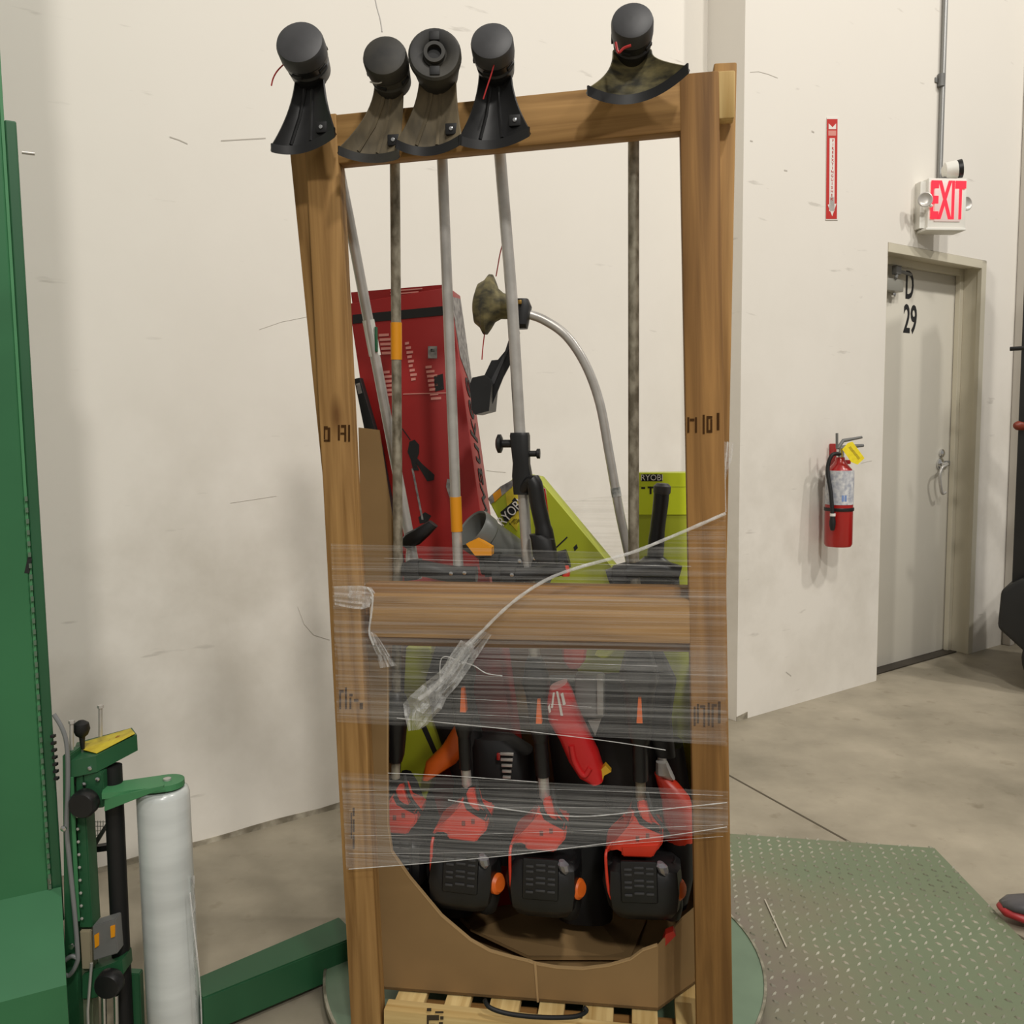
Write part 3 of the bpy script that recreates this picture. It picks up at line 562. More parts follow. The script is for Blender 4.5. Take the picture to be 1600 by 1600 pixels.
# ------------------------------------------------------------------ string trimmers hung by their guards
def guard(par, tc, hw, lipL, lipR, sag, m, bow=.022, rim=.022, edge=M_BLACK, exp=1.9, ribs=2, dy0=-.012):
    NU, NV = 16, 12; P = []
    def pt(u, v, extra=0.0):
        s = (u+1)/2; ex = v**exp
        xL = tc[0]-hw + (lipL[0]-(tc[0]-hw))*ex; xR = tc[0]+hw + (lipR[0]-(tc[0]+hw))*ex
        yL = tc[1] + (lipL[1]-tc[1])*v; yR = tc[1] + (lipR[1]-tc[1])*v
        x = xL + (xR-xL)*s; y = yL + (yR-yL)*s + sag*v*(1-u*u)
        d = dy0 - .012*v - bow*(u*u)*(.35+.65*v) - extra
        return F(x, y, d)
    for j in range(NV+1): P.append([pt(-1+2*i/NU, j/NV) for i in range(NU+1)])
    g = MB().grid(P, .004).build('guard', m, par, 50)
    R = [[pt(-1+2*i/NU, 1.0, 0) for i in range(NU+1)], [pt(-1+2*i/NU, 1.0, rim) for i in range(NU+1)]]
    R = [R[1], [F_shift(p, -.003) for p in R[1]], [F_shift(p, -.003) for p in R[0]]]
    mb = MB(); mb.grid([[pt(-1+2*i/NU, 1.0, rim) - ZUP*-.004 for i in range(NU+1)], [pt(-1+2*i/NU, 1.0, rim) - ZUP*.006 for i in range(NU+1)], [pt(-1+2*i/NU, 1.0, -.004) - ZUP*.004 for i in range(NU+1)]], .004)
    mb.build('guard_rim', edge, g, 50)
    for k in range(ribs):
        u = -.42 + .66*k
        mb = MB(); mb.tube([pt(u*(.6+.4*v), v, .004) for v in (.05, .3, .6, .95)], .0035, 6); mb.build('guard_rib', m, g)
    return pt, g
def F_shift(p, z): return p + ZUP*z
def cutter(par, pt, g, u=.62, v=.84):           # line-cutting blade with its screw
    c = pt(u, v, .006); o = MB().box(basis(RX, RY, ZUP, c), .022, .010, .020, .002).build('line_cutter', M_BLACK2, g)
    MB().lathe(c - RY*.005, -RY, [(.0035, 0), (.0035, .002), (0, .003)], 10).build('screw', M_CHROME, g)
def spool(par, capx, r, backx, m=M_CAP, dyc=-.085, dyb=-.01, body=M_BLACK):
    C1 = F(*capx, dyc); C0 = F(*backx, dyb); ax = C1-C0; L = ax.length; ax.normalize(); R = r*(C1-CAM).length/FPX
    sp = MB().lathe(C0, ax, [(R*.62, -.012), (R*.86, 0), (R*.92, L*.30), (R*.84, L*.34), (R*.84, L*.40), (R*.95, L*.43), (R*.99, L*.60)], 32).build('spool_housing', body, par)
    MB().lathe(C0, ax, [(R*.90, L*.58), (R*1.0, L*.62), (R*1.0, L*.90), (R*.95, L*.97), (R*.80, L*1.0), (R*.3, L*1.03), (0, L*1.035)], 32).build('bump_cap', m, sp)
    for k in range(5):
        a = k*2*math.pi/5; x = ax.cross(ZUP).normalized(); y = ax.cross(x)
        c = C0 + ax*L*.47 + (x*math.cos(a)+y*math.sin(a))*R*.93
        MB().box(basis(x*math.cos(a)+y*math.sin(a), ax.cross(x*math.cos(a)+y*math.sin(a)), ax, c), .006, R*.45, .008, .001).build('slot', M_BLACK2, sp)
    return C0, ax, R
def shaft(par, pts, r, m, name='shaft'):
    return MB().tube(pts, r, 14).build(name, m, par)
def sleeve(par, name, pts, r, m=M_BLACK, seg=14): return MB().tube(pts, r, seg).build(name, m, par)
def sticker(par, p0, p1, r, m, name='sticker'):
    return MB().lathe(p0, p1-p0, [(r, 0), (r, (p1-p0).length)], 14).build(name, m, par)
def along(pts, y):    # world point on a pixel polyline at height y
    for a, b in zip(pts, pts[1:]):
        if a[1] <= y <= b[1]:
            t = (y-a[1])/(b[1]-a[1]); return (a[0]+(b[0]-a[0])*t, y, a[2]+(b[2]-a[2])*t)
    return pts[-1]
def powerhead(par, top, w, hgt, tilt=0, dy=.16, lever=True, lobe=True, mo=M_REDOR, bw=None, yb=None, ybot=None):
    # orange bell shroud over a black engine block with vents; measured in pixels at depth dy
    x, y = top; k = (F(x, y, dy)-CAM).length/FPX
    def q(px, py, d=0): return F(px, py, dy+d)
    ca, sa = math.cos(tilt), math.sin(tilt)
    def rr(dx, dyy): return (x + dx*ca - dyy*sa, y + dx*sa + dyy*ca)
    s_ = w/88
    top_pc = [(-5, 1), (8, 0), (18, 29), (8, 26), (0, 20)]
    main_pc = [(-12, 14), (-2, 25), (6, 38), (31, 40), (32, 52), (27, 62), (14, 73), (-31, 69), (-33, 56), (-43, 63), (-54, 70), (-48, 55), (-24, 41)]
    def slab(nm, pc, d0, dep, m, par_, bv=.005):
        mb_ = MB().prism([q(*rr(px*s_*1.04, py*s_*1.05), d0) for px, py in pc], RY*dep); bmesh.ops.bevel(mb_.bm, geom=mb_.bm.edges[:], offset=bv, segments=3, affect='EDGES'); return mb_.build(nm, m, par_, 50)
    sh = slab('engine_shroud', main_pc, -.052, .09, mo, par)
    slab('shroud_top', top_pc, -.044, .05, mo, sh, .003)
    slab('shroud_base', [(-30, 58), (27, 56), (15, 76), (-29, 73)], -.056, .07, mo, sh, .003)
    slab('shroud_strap', [(-10, 14), (-4, 14), (10, 30), (30, 40), (30, 45), (6, 39), (-4, 27)], -.048, .03, M_BLACK2, sh, .002)
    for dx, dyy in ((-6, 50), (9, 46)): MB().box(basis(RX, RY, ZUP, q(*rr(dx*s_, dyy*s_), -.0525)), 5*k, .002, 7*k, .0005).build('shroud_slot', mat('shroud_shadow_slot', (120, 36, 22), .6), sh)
    bh = 82
    secs = [(q(*rr(0, hgt-4)), w*.47*k, 40*k), (q(*rr(2, hgt+6)), w*.58*k, 50*k), (q(*rr(2, hgt+bh*.45)), w*.60*k, 54*k), (q(*rr(2, hgt+bh*.8)), w*.56*k, 50*k), (q(*rr(2, hgt+bh*.95)), w*.46*k, 44*k), (q(*rr(2, hgt+bh)), w*.36*k, 36*k)]
    bd = MB().loft(secs, (RX*ca + ZUP*-sa, RY), 24, 5.5).build('engine_block', M_BLACK, par, 40)
    fpl = -(54*k)
    MB().box(basis(RX*ca - ZUP*sa, RY, ZUP*ca + RX*sa, q(*rr(-6, hgt+44), fpl)), 52*k, .006, 62*k, .004).build('front_grille', M_BLACK, bd)
    for j, yy in enumerate((22, 30, 42, 50, 62)):
        for i in (-1, 0, 1):
            MB().box(basis(RX*ca - ZUP*sa, RY, ZUP*ca + RX*sa, q(*rr(i*17-6, hgt+yy+(2 if i else 0)), fpl-.003)), (11 if i else 14)*k, .004, 3.5*k, .0012).build('vent_rib', M_CAP, bd)
    MB().tube([q(*rr(-w*.50, hgt+8), -.03), q(*rr(-w*.54, hgt+40), -.035), q(*rr(-w*.48, hgt+76), -.03)], [10*k, 13*k, 10*k], 14).build('muffler_cover', M_BLACK2, bd)
    if lobe:
        MB().loft([(q(*rr(w*.44, hgt+6), -.02), 10*k, 18*k), (q(*rr(w*.48, hgt+bh*.5), -.02), 15*k, 24*k), (q(*rr(w*.47, hgt+bh*.95), -.02), 17*k, 24*k), (q(*rr(w*.47, hgt+bh*1.18), -.02), 13*k, 18*k), (q(*rr(w*.47, hgt+bh*1.24), -.02), 6*k, 10*k)], (RX, RY), 18, 2.5).build('fuel_tank', M_BLACK2, par, 45)
        MB().loft([(q(*rr(w*.30, hgt+14), -.072), 4*k, 5*k), (q(*rr(w*.33, hgt+20), -.078), 8*k, 7*k), (q(*rr(w*.36, hgt+29), -.074), 7*k, 6*k), (q(*rr(w*.38, hgt+34), -.07), 2*k, 4*k)], (RX, RY), 9, 2.2).build('spark_plug_cap', mat('dull_silver', (170, 170, 178), .3, .6), par, 20)
        MB().lathe(q(*rr(w*.60, hgt+bh*.70), -.045), RX*.85-RY*.5+ZUP*.15, [(15*k, -.006), (15*k, .004), (11*k, .010), (0, .011)], 18).build('fuel_cap', M_ORANGE, par)
    if lever:
        MB().tube(spline([q(*rr(-w*.60, hgt*.90), -.045), q(*rr(-w*.62, hgt*1.05), -.055), q(*rr(-w*.61, hgt+34), -.06), q(*rr(-w*.58, hgt+58), -.06), q(*rr(-w*.52, hgt+72), -.06)], 4), .0032, 8).build('choke_lever', M_REDOR, par)
    # collar with a clamp and throttle cable
    MB().loft([(q(*rr(0, -14)), 12*k, 12*k), (q(*rr(0, 4)), 14*k, 14*k)], (RX, RY), 16, 3).build('clutch_collar', M_BLACK2, par)
    MB().tube(spline([q(*rr(10, -20), -.02), q(*rr(18, 12), -.05), q(*rr(34, 34), -.06), q(*rr(w*.46, hgt*.62), -.05)], 5), .004, 8).build('throttle_cable', M_BLACK2, par)
def trigger_grip(par, path, y0, y1, r=.015, trig=True, ty=None):
    a = along(path, y0); b = along(path, y1); mid = along(path, (y0+y1)/2)
    A, B, Mi = F(*a), F(*b), F(*mid)
    g = MB().loft([(A, r*.8, r*.8), (A+(B-A)*.08, r*1.2, r*1.3), (A+(B-A)*.3, r*1.7, r*1.9), (A+(B-A)*.45, r*1.35, r*1.6), (A+(B-A)*.9, r*1.05, r*1.1), (B, r*.8, r*.8)], (RX, RY), 16, 2.8).build('grip', M_BLACK, par, 45)
    if trig:
        t = along(path, ty); T = F(t[0], t[1], t[2]-r*2.25); k = (T-CAM).length/FPX
        MB().prism([T-RX*2*k+ZUP*20*k, T+RX*2.5*k+ZUP*20*k, T+RX*4.5*k-ZUP*18*k, T-RX*4.5*k-ZUP*18*k], RY*.02).build('trigger', M_ORANGE, g, 0)
    return g
GT = 'string trimmers hung head up on the rack'
def trimmer(label, path, r=.0105, m=M_STEEL):
    b = F(*path[-1]); t = root('string_trimmer', (b.x, b.y, b.z), label, 'string trimmer', GT)
    shaft(t, [F(*p) for p in path], r, m); return t
def neck(par, C0, R, path, m=M_BLACK):
    p = F(*path[0]); MB().tube(spline([C0, C0 + (p-C0)*.5 + ZUP*.012, p + ZUP*.0, F(*along(path, path[0][1]+35))], 5), [R*.62]*6+[R*.5]*5+[.017]*4+[.014], 16).build('gear_case', m, par)
def line(par, pts, dys, m, r=.0013):
    MB().tube(spline([F(x, y, d) for (x, y), d in zip(pts, dys)], 5), r, 6).build('trimmer_line', m, par)
M_LRED = mat('red_nylon', (176, 44, 44), .4); M_LWH = mat('white_nylon', (190, 186, 180), .4)
# 1 leftmost: leaning shaft with the white and green sticker
p1 = [(492, 150, .05), (527, 250, .085), (545, 340, .10), (640, 840, .20), (652, 905, .20)]
t = trimmer('string trimmer with leaning stickered shaft, its black guard over the left post', p1)
C0, ax, R = spool(t, (467, 64), 33, (486, 112)); neck(t, C0, R, p1)
pt, g = guard(t, (484, 112), 23, (423, 228), (524, 203), 14, M_BLACK); cutter(t, pt, g)
line(t, ((447, 97), (434, 110), (427, 122), (424, 134)), (-.06,)*4, M_LRED)
a, b = along(p1, 500), along(p1, 556); sticker(t, F(*a), F(*b), .0122, mat('white_label', (222, 224, 218), .5)); a2, b2 = along(p1, 510), along(p1, 552); MB().box(basis(RX, RY, ZUP, (F(*a2)+F(*b2))/2 + RX*.011 - RY*.006), .004, .010, .05, .001).build('sticker_edge', M_STICKG, t)
MB().loft([(F(632, 852, .19), .012, .014), (F(645, 842, .185), .019, .019), (F(662, 830, .18), .015, .016), (F(677, 818, .18), .011, .012)], ((ZUP*.8+RX*.6).normalized().cross(RY), RY), 16, 3).build('handle_clamp', M_BLACK, t)
MB().tube(spline([F(640, 850, .19), F(638, 880, .19), F(652, 892, .18), F(672, 884, .18)], 5), .005).build('hook_wire', M_STEEL, t)
# 2 dusty shaft with orange sticker
p2 = [(612, 140, .05), (617, 235, .075), (617, 255, .078), (622, 880, .11), (620, 1000, .12), (618, 1215, .15)]
t = trimmer('string trimmer with dusty brown guard and mottled shaft bearing an upper orange sticker', p2, .0098, M_STEELD)
C0, ax, R = spool(t, (600, 85), 31, (614, 130), M_DUST2, body=M_DUST2); neck(t, C0, R, p2, M_DUST2)
pt, g = guard(t, (608, 130), 23, (528, 232), (624, 238), 10, M_DUST, edge=M_DUST2); cutter(t, pt, g, .72, .80)
line(t, ((597, 50), (594, 30), (589, 12), (584, -12)), (-.06,)*4, M_LWH); line(t, ((578, 128), (592, 130), (604, 122), (610, 116)), (-.075,)*4, M_LWH)
sticker(t, F(*along(p2, 504)), F(*along(p2, 562)), .0112, M_STICKO)
trigger_grip(t, p2, 1080, 1190, .017, False); powerhead(t, (622, 1232), 80, 62, dy=.20, lever=False, lobe=False)
# 3 open spool ring
p3 = [(686, 130, .05), (691, 230, .075), (691, 250, .078), (716, 885, .12), (722, 1075, .12), (728, 1205, .14), (731, 1240, .16)]
t = trimmer('string trimmer with open empty spool ring and silver shaft bearing a low orange sticker', p3)
C0 = F(684, 118, -.01); C1 = F(679, 83, -.085); ax = (C1-C0); L = ax.length; ax.normalize(); R = 37*(C1-CAM).length/FPX
sp = MB().lathe(C0, ax, [(R*.5, -.012), (R*.8, 0), (R*.9, L*.5), (R*1.0, L*.78), (R*1.0, L*.95), (R*.92, L*1.0), (R*.62, L*1.0), (R*.45, L*.93), (R*.38, L*.96)], 36).build('spool_housing', M_DUST2, t)
MB().rings([[C0 + ax*d + (ax.cross(ZUP).normalized()*math.cos(k*math.pi/14) + ax.cross(ax.cross(ZUP).normalized())*math.sin(k*math.pi/14))*rr_ for k in range(28)] for rr_, d in ((R*.40, L*.94), (R*.40, L*1.08), (R*.27, L*1.08), (R*.27, L*.95))], closed=True).build('hub', M_DUST2, sp)
MB().lathe(C0, ax, [(R*.26, L*.955), (R*.26, L*.962)], 20).build('bore', M_BLACK2, sp)
xx = ax.cross(ZUP).normalized()
for s_, kk in ((-1, .26), (1, .22)):
    MB().box(basis(xx, ax.cross(xx), ax, C0 + ax*L*1.0 + ax.cross(xx)*R*.66*s_), R*.38, R*.34, .004, .001).build('slot', M_BLACK2, sp)
neck(t, C0, R*.8, p3); pt, g = guard(t, (684, 118), 29, (618, 222), (722, 214), 16, M_DUST, edge=M_BLACK); cutter(t, pt, g, .70, .80)
sticker(t, F(*along(p3, 776)), F(*along(p3, 830)), .0118, M_STICKO)
trigger_grip(t, p3, 1010, 1150, .017, True, 1095); sleeve(t, 'hand_grip', [F(*along(p3, 1130)), F(*along(p3, 1200))], .0135); powerhead(t, (733, 1238), 86, 82, .06, dy=.16)
# 4 with clamp on the shaft
p4 = [(772, 120, .05), (780, 225, .075), (781, 240, .078), (800, 470, .10), (823, 860, .12), (835, 1020, .12), (850, 1230, .14), (852, 1255, .16)]
t = trimmer('string trimmer with smooth black guard and black clamp low on its silver shaft', p4, .0115)
C0, ax, R = spool(t, (768, 62), 30, (776, 112)); neck(t, C0, R, p4)
pt, g = guard(t, (774, 112), 26, (716, 216), (828, 202), 14, M_BLACK); cutter(t, pt, g, .72, .78)
line(t, ((773, 97), (768, 115), (762, 133), (755, 155)), (-.08,)*4, M_LRED)
A, B = F(*along(p4, 676)), F(*along(p4, 772)); MB().loft([(A, .018, .018), (A+(B-A)*.05, .0195, .02), (A+(B-A)*.5, .017, .018), (A+(B-A)*.7, .02, .02), (B, .019, .02)], (RX, RY), 18, 4).build('shaft_coupler', M_BLACK, t)
c = F(*along(p4, 693)); mb = MB(); mb.tube([c - RX*.015, c - RX*.04], .008); mb.lathe(c - RX*.036, -RX, [(.013, 0), (.019, .003), (.019, .009), (.010, .013)], 14); mb.build('clamp_knob', M_BLACK, t)
c = F(*along(p4, 709)); MB().tube([c + RX*.012, c + RX*.03, c + RX*.032, c + RX*.038], [.006, .006, .010, .010]).build('clamp_bolt', M_BLACK, t)
hp = [F(818, 765, .105), F(833, 752, .09), F(841, 790, .09), F(850, 830, .09), F(856, 862, .09)]
MB().tube(spline(hp, 5), [.012]*5+[.016]*10+[.018]*6, 14).build('loop_handle', M_BLACK, t)
MB().loft([(F(840, 835, .085), .016, .018), (F(848, 842, .085), .023, .022), (F(852, 868, .085), .024, .022), (F(856, 880, .085), .02, .02)], (RX, RY), 16, 3).build('handle_base', M_BLACK2, t)
trigger_grip(t, p4, 1025, 1160, .017, True, 1113); sleeve(t, 'hand_grip', [F(*along(p4, 1130)), F(*along(p4, 1212))], .0145); powerhead(t, (853, 1252), 88, 78, .02, dy=.16)
# 5 wide dirty green guard on the right
p5 = [(988, 85, .05), (989, 190, .075), (990, 218, .078), (990, 860, .115), (998, 1020, .12), (1001, 1230, .14), (1001, 1262, .16)]
t = trimmer('string trimmer with a wide dirty green guard and grey shaft near the right post', p5, .0105, M_STEELD)
C0, ax, R = spool(t, (988, 30), 29, (988, 82)); neck(t, C0, R, p5)
pt, g = guard(t, (988, 80), 31, (917, 138), (1076, 103), 30, M_CAMO, bow=.035, rim=.012, exp=2.6, ribs=0)
line(t, ((962, 66), (966, 82), (975, 75), (986, 71)), (-.10,)*4, M_LRED, .0022)
trigger_grip(t, p5, 1010, 1160, .024, True, 1112); sleeve(t, 'hand_grip', [F(*along(p5, 1130)), F(*along(p5, 1218))], .016); powerhead(t, (1001, 1258), 92, 76, -.03, dy=.16)
MB().loft([(F(1018, 1012, .16), .02, .02), (F(1030, 1060, .16), .035, .03), (F(1026, 1120, .16), .03, .03), (F(1040, 1180, .16), .02, .02)], (RX, RY), 16, 3).build('rear_housing', M_BLACK2, t, 45)
# 6 curved shaft with sideways head
cp = [(822, 490, .17), (850, 500, .175), (885, 525, .18), (915, 570, .185), (937, 630, .19), (952, 710, .19), (968, 800, .185), (985, 880, .18), (1006, 1000, .19), (1030, 1150, .21), (1036, 1205, .22)]
b = F(*cp[-1]); t = root('string_trimmer', b, 'string trimmer with a curved silver shaft and its head turned sideways', 'string trimmer', GT)
shaft(t, spline([F(*p) for p in cp], 6), .0095, M_STEEL)
sticker(t, F(*along(cp, 762)), F(*along(cp, 776)), .0102, M_STICKW)
MB().loft([(F(815, 468, .165), .014, .018), (F(816, 480, .165), .019, .02), (F(813, 508, .165), .016, .02), (F(815, 514, .165), .012, .012)], (RX, RY), 16, 4).build('shaft_clamp', M_BLACK, t)
MB().box(basis(RX, RY, ZUP, F(812, 472, .14)), .008, .006, .008, .001).build('brass_bolt', mat('brass', (150, 116, 50), .4, .6), t)
A = F(800, 480, .165); B = F(762, 476, .165); ax = (B-A).normalized(); L = (B-A).length
sp = MB().lathe(A, ax, [(.018, -.01), (.024, 0), (.026, .02), (.034, .032), (.05, .04), (.060, .046), (.060, .052), (.048, .060), (.040, .072), (.02, .078), (0, .08)], 28).build('spool_housing', M_CAMO, t)
guardp = [(806, 500), (800, 515), (792, 545), (778, 562), (768, 563), (757, 586), (738, 590), (734, 600), (737, 640), (742, 648), (765, 643), (772, 625), (786, 590), (802, 560), (812, 520)]
mb = MB(); mb.prism([F(x, y, .15) for x, y in guardp], RY*.006); mb.prism([F(x, y, .115) for x, y in ((738, 590), (757, 586), (764, 592), (768, 600), (764, 642), (742, 648), (737, 640), (734, 600))], RY*.09)
mb.build('guard', M_BLACK, t, 0)
mb = MB(); mb.prism([F(x, y, .145) for x, y in ((800, 515), (805, 520), (772, 600), (765, 598), (788, 552))], RY*.03); mb.build('guard_rib', M_CAP, t, 0)
line(t, ((775, 432), (778, 415), (781, 398), (785, 382)), (.16,)*4, M_LRED); line(t, ((758, 515), (756, 530), (754, 548), (753, 562)), (.16,)*4, M_LRED)
MB().loft([(F(1034, 1190, .2), .012, .012), (F(1038, 1208, .2), .018, .018), (F(1046, 1216, .2), .012, .012)], (RX, RY), 14, 3).build('clutch_collar', M_STEEL, t)
MB().loft([(F(1030, 1208, .2), .010, .012), (F(1044, 1226, .2), .022, .03), (F(1056, 1248, .2), .030, .04), (F(1062, 1280, .2), .034, .045), (F(1060, 1310, .2), .032, .04)], (RX, RY), 20, 3).build('engine_shroud', M_REDOR, t, 45)
MB().loft([(F(1060, 1305, .2), .03, .04), (F(1058, 1360, .2), .034, .045), (F(1054, 1400, .2), .028, .04)], (RX, RY), 20, 4).build('engine_block', M_BLACK2, t, 45)
# ------------------------------------------------------------------ cartons in the bin
def carton(name, label, p0, p1, wdt, dep, m, wd=None, bev=.002):
    o = root(name, p0, label, 'box')
    b = beam('carton', p0, p1, wd or RX, wdt, dep, m, o, bev); W = WM[b.name]
    x, y, z = W.col[0].xyz, W.col[1].xyz, W.col[2].xyz
    fr = Frame(p0 - RY*0, x, z)
    s = -1 if y.dot(RY) > 0 else 1
    fr.o = p0 + y*s*dep/2
    if fr.n.dot(RY) > 0: fr.n = -fr.n
    return o, b, fr, (x, y*(-s), z)          # x right, y away, z along the carton
# tall red carton
RP0, RP1 = F(768, 1400, .46), F(634, 468, .46)
o, b, rf, (bx_, by_, bz_) = carton('red_tool_carton', 'tall red tool carton with black stripe leaning behind the shafts', RP0, RP1, .240, .135, M_REDBOX)
def rd(name, pts, m, t=.0008, lift=.0004): return decal(name, rf, pts, m, o, t, lift)
rd('black_stripe', [(551, 492), (551, 506), (709, 491), (707, 477)], M_INKB)
decal('top_flap', Frame(rf.o + by_*.012, rf.r, rf.u), [(549, 457), (552, 482), (706, 474), (693, 445)], M_REDBOX, o, .003)
for k in range(4): decal('flap_print', Frame(rf.o + by_*.008, rf.r, rf.u), [(610, 454+5*k), (610, 456+5*k), (660-6*k, 452+5*k), (660-6*k, 450+5*k)], M_INKP, o, .0006)
def script(cx, cy, h, s, m, rot, fr=None, sx=1.0): return text('lettering', s, fr or rf, (fr or rf).hit(cx, cy), h, m, o, rot, sx, lift=.0012, shear=.25)
for (x0, y0, n, wd_, col) in ((592, 522, 5, 26, M_INKP), (633, 535, 9, 10, M_INKP), (665, 572, 8, 16, M_INKP), (598, 580, 6, 18, M_INKP)):
    for k in range(n):
        rd('small_print', [(x0+k*1.2, y0+7*k), (x0+k*1.2, y0+7*k+4), (x0+wd_*(.6+.4*((k*7) % 5)/4)+k*1.2, y0+7*k+3), (x0+wd_*(.6+.4*((k*7) % 5)/4)+k*1.2, y0+7*k-1)], col)
rd('battery_picture', quad(669, 683, 541, 560), M_GREYINK); rd('battery_mark', quad(673, 679, 545, 550), M_INKB)
rd('picture_panel', [(678, 588), (680, 612), (694, 608), (692, 584)], M_INKB); rd('rule', [(630, 615), (630, 616.5), (700, 614.5), (700, 613)], M_INKP)
rd('picture_motor', [(640, 690), (637, 706), (642, 718), (646, 735), (655, 735), (650, 722), (655, 708), (655, 695), (648, 687)], M_INKB, .0012)
rd('picture_handle', [(650, 722), (668, 752), (678, 750), (679, 742), (660, 725), (652, 716)], M_INKB, .0012)
rd('picture_shaft', [(643, 732), (659, 812), (662, 812), (646, 732)], M_GREYINK, .0010); rd('picture_guard', [(654, 808), (664, 800), (674, 806), (668, 816), (656, 818)], M_INKB)
rd('picture_line', [(628, 670), (641, 688), (642, 687), (629, 669)], M_INKB)
rd('picture_battery', [(699, 748), (697, 760), (704, 782), (707, 782), (706, 750)], M_GREYINK)
# right side of the carton carries a grey print panel and script lettering
sf = Frame(RP0 + bx_*.12, by_, bz_)
if sf.n.dot(bx_) < 0: sf.n = -sf.n
def sd(name, a, pts, m): return MB().prism([sf.o + by_*u + bz_*v + bx_*.0003 for u, v in pts], bx_*.0008).build(name, m, o, 0)
Lb = (RP1-RP0).length
sd('grey_print_panel', 0, [(-.06, Lb-.02), (.06, Lb-.01), (.06, Lb-.24), (-.05, Lb-.16)], M_GREYINK)
tf = Frame(sf.o, by_, bz_); tf.n = bx_.copy()
W = basis(bz_, -by_, bx_, sf.o + by_*-.0 + bz_*(Lb*.62) + bx_*.001)
tx = text('lettering', 'Milwaukee', tf, sf.o + bz_*(Lb*.70) - by_*.01, .11, M_INKB, o, math.pi/2, 1.0, .001, shear=.3)
# dark carton between the red one and the left post
dkc = root('black_carton', F(616, 870, .36), 'narrow black carton edge showing beside the left post', 'box')
b_ = MB().prism([F(x, y, .355) for x, y in ((553, 592), (562, 590), (594, 700), (632, 900), (618, 900), (575, 700))], RY*.025); bmesh.ops.bevel(b_.bm, geom=b_.bm.edges[:], offset=.001, segments=1, affect='EDGES'); b_.build('carton', M_BLACK2, dkc, 0)
MB().prism([F(x, y, .3545) for x, y in ((556, 600), (562, 598), (566, 614), (560, 616))], -RY*.0008).build('white_print', M_GREYINK, dkc, 0)
# tilted lime carton
LP0, LP1 = F(1010, 1075, .30), F(806, 798, .30)
LP1 = F(800, 800, .30)
wdv = (F(884, 744, .30)-F(800, 800, .30))
def lime_box():
    o = root('lime_tool_carton', F(905, 905, .32), 'tilted lime green tool carton with black and yellow label in the middle', 'box')
    pts = [(762, 779), (809, 742), (842, 748), (1012, 952), (968, 1052), (905, 1052)]
    fr = [F(x, y, .27) for x, y in pts]; b = MB().prism(fr, RY*.10); bmesh.ops.bevel(b.bm, geom=b.bm.edges[:], offset=.0015, segments=1, affect='EDGES'); b.build('carton', M_LIME, o, 0)
    lf = Frame(RK.o + RY*.27, RX, ZUP)
    decal('grey_print', lf, [(763, 778), (782, 760), (800, 750), (806, 748), (800, 762), (775, 782), (766, 788)], M_GREYINK, o)
    decal('orange_print', lf, [(770, 772), (782, 763), (784, 774), (773, 785)], M_STICKO, o, .0012)
    decal('yellow_label', lf, [(790, 770), (806, 755), (815, 790), (808, 830), (795, 815)], M_YEL, o, .0008)
    decal('black_label', lf, [(782, 800), (803, 782), (814, 793), (790, 818)], M_INKB, o, .0012)
    text('lettering', 'RYOBI', lf, lf.hit(798, 801), .030, M_INKW, o, math.radians(46), .8, .003)
    for x, y in ((806, 767), (804, 782)): decal('print_mark', lf, [(x-4, y), (x, y-5), (x+5, y), (x, y+6)], M_INKB, o, .0012)
    decal('print_mark', lf, [(896, 855), (901, 850), (903, 856), (898, 861)], M_INKB, o); decal('print_rule', lf, [(868, 855), (886, 838), (887, 840), (869, 857)], M_INKB, o)
    for k in range(4): decal('small_print', lf, [(796+3*k, 818-0*k), (804+3*k, 810), (805+3*k, 812), (797+3*k, 820)], M_INKB, o)
lime_box()
def right_lime():
    o = root('lime_tool_carton', F(1060, 1190, .36), 'upright lime green tool carton behind the right post', 'box')
    c0_, c1_ = F(1052, 1230, .42), F(1052, 739, .42)
    beam('carton', c0_, c1_, RX, .19, .13, M_LIME, o, .002)
    lf = Frame(RK.o + RY*.354, RX, ZUP)
    decal('lit_top_patch', lf, [(984, 739), (984, 804), (1115, 804), (1115, 739)], M_LIMEB, o, .0006)  # upper part painted brighter as the lit half; carton is one lime
    decal('black_label', lf, quad(1002, 1035, 741, 752), M_INKB, o, .001); text('lettering', 'RYOBI', lf, lf.hit(1018.5, 746.5), .0185, M_INKW, o, 0, .95, .003)
    decal('print_mark', lf, quad(1012, 1021, 760, 763), M_INKB, o, .001); decal('print_mark', lf, quad(1015, 1018, 760, 772), M_INKB, o, .001); decal('print_mark', lf, quad(1002, 1008, 761, 764), M_INKB, o, .001)
    decal('fold_line', lf, quad(984, 1115, 760, 761), mat('lime_fold', (178, 190, 40), .5), o, .001)
right_lime()
def low_lime(label, pts, dy):
    o = root('lime_tool_carton', F(*pts[-1], dy), label, 'box'); b = MB().prism([F(x, y, dy) for x, y in pts], RY*.09); bmesh.ops.bevel(b.bm, geom=b.bm.edges[:], offset=.0015, segments=1, affect='EDGES'); b.build('carton', M_LIME, o, 0)
    lf = Frame(RK.o + RY*dy, RX, ZUP); x, y = pts[0]; decal('dark_stripe', lf, [(pts[0][0]+24, 1136), (pts[0][0]+32, 1134), (690, 1190), (686, 1198)], M_INKB, o)
low_lime('lime green carton low at the left behind the black grips', [(634, 1012), (672, 1012), (694, 1160), (676, 1212), (650, 1300), (622, 1300), (628, 1150)], .30)
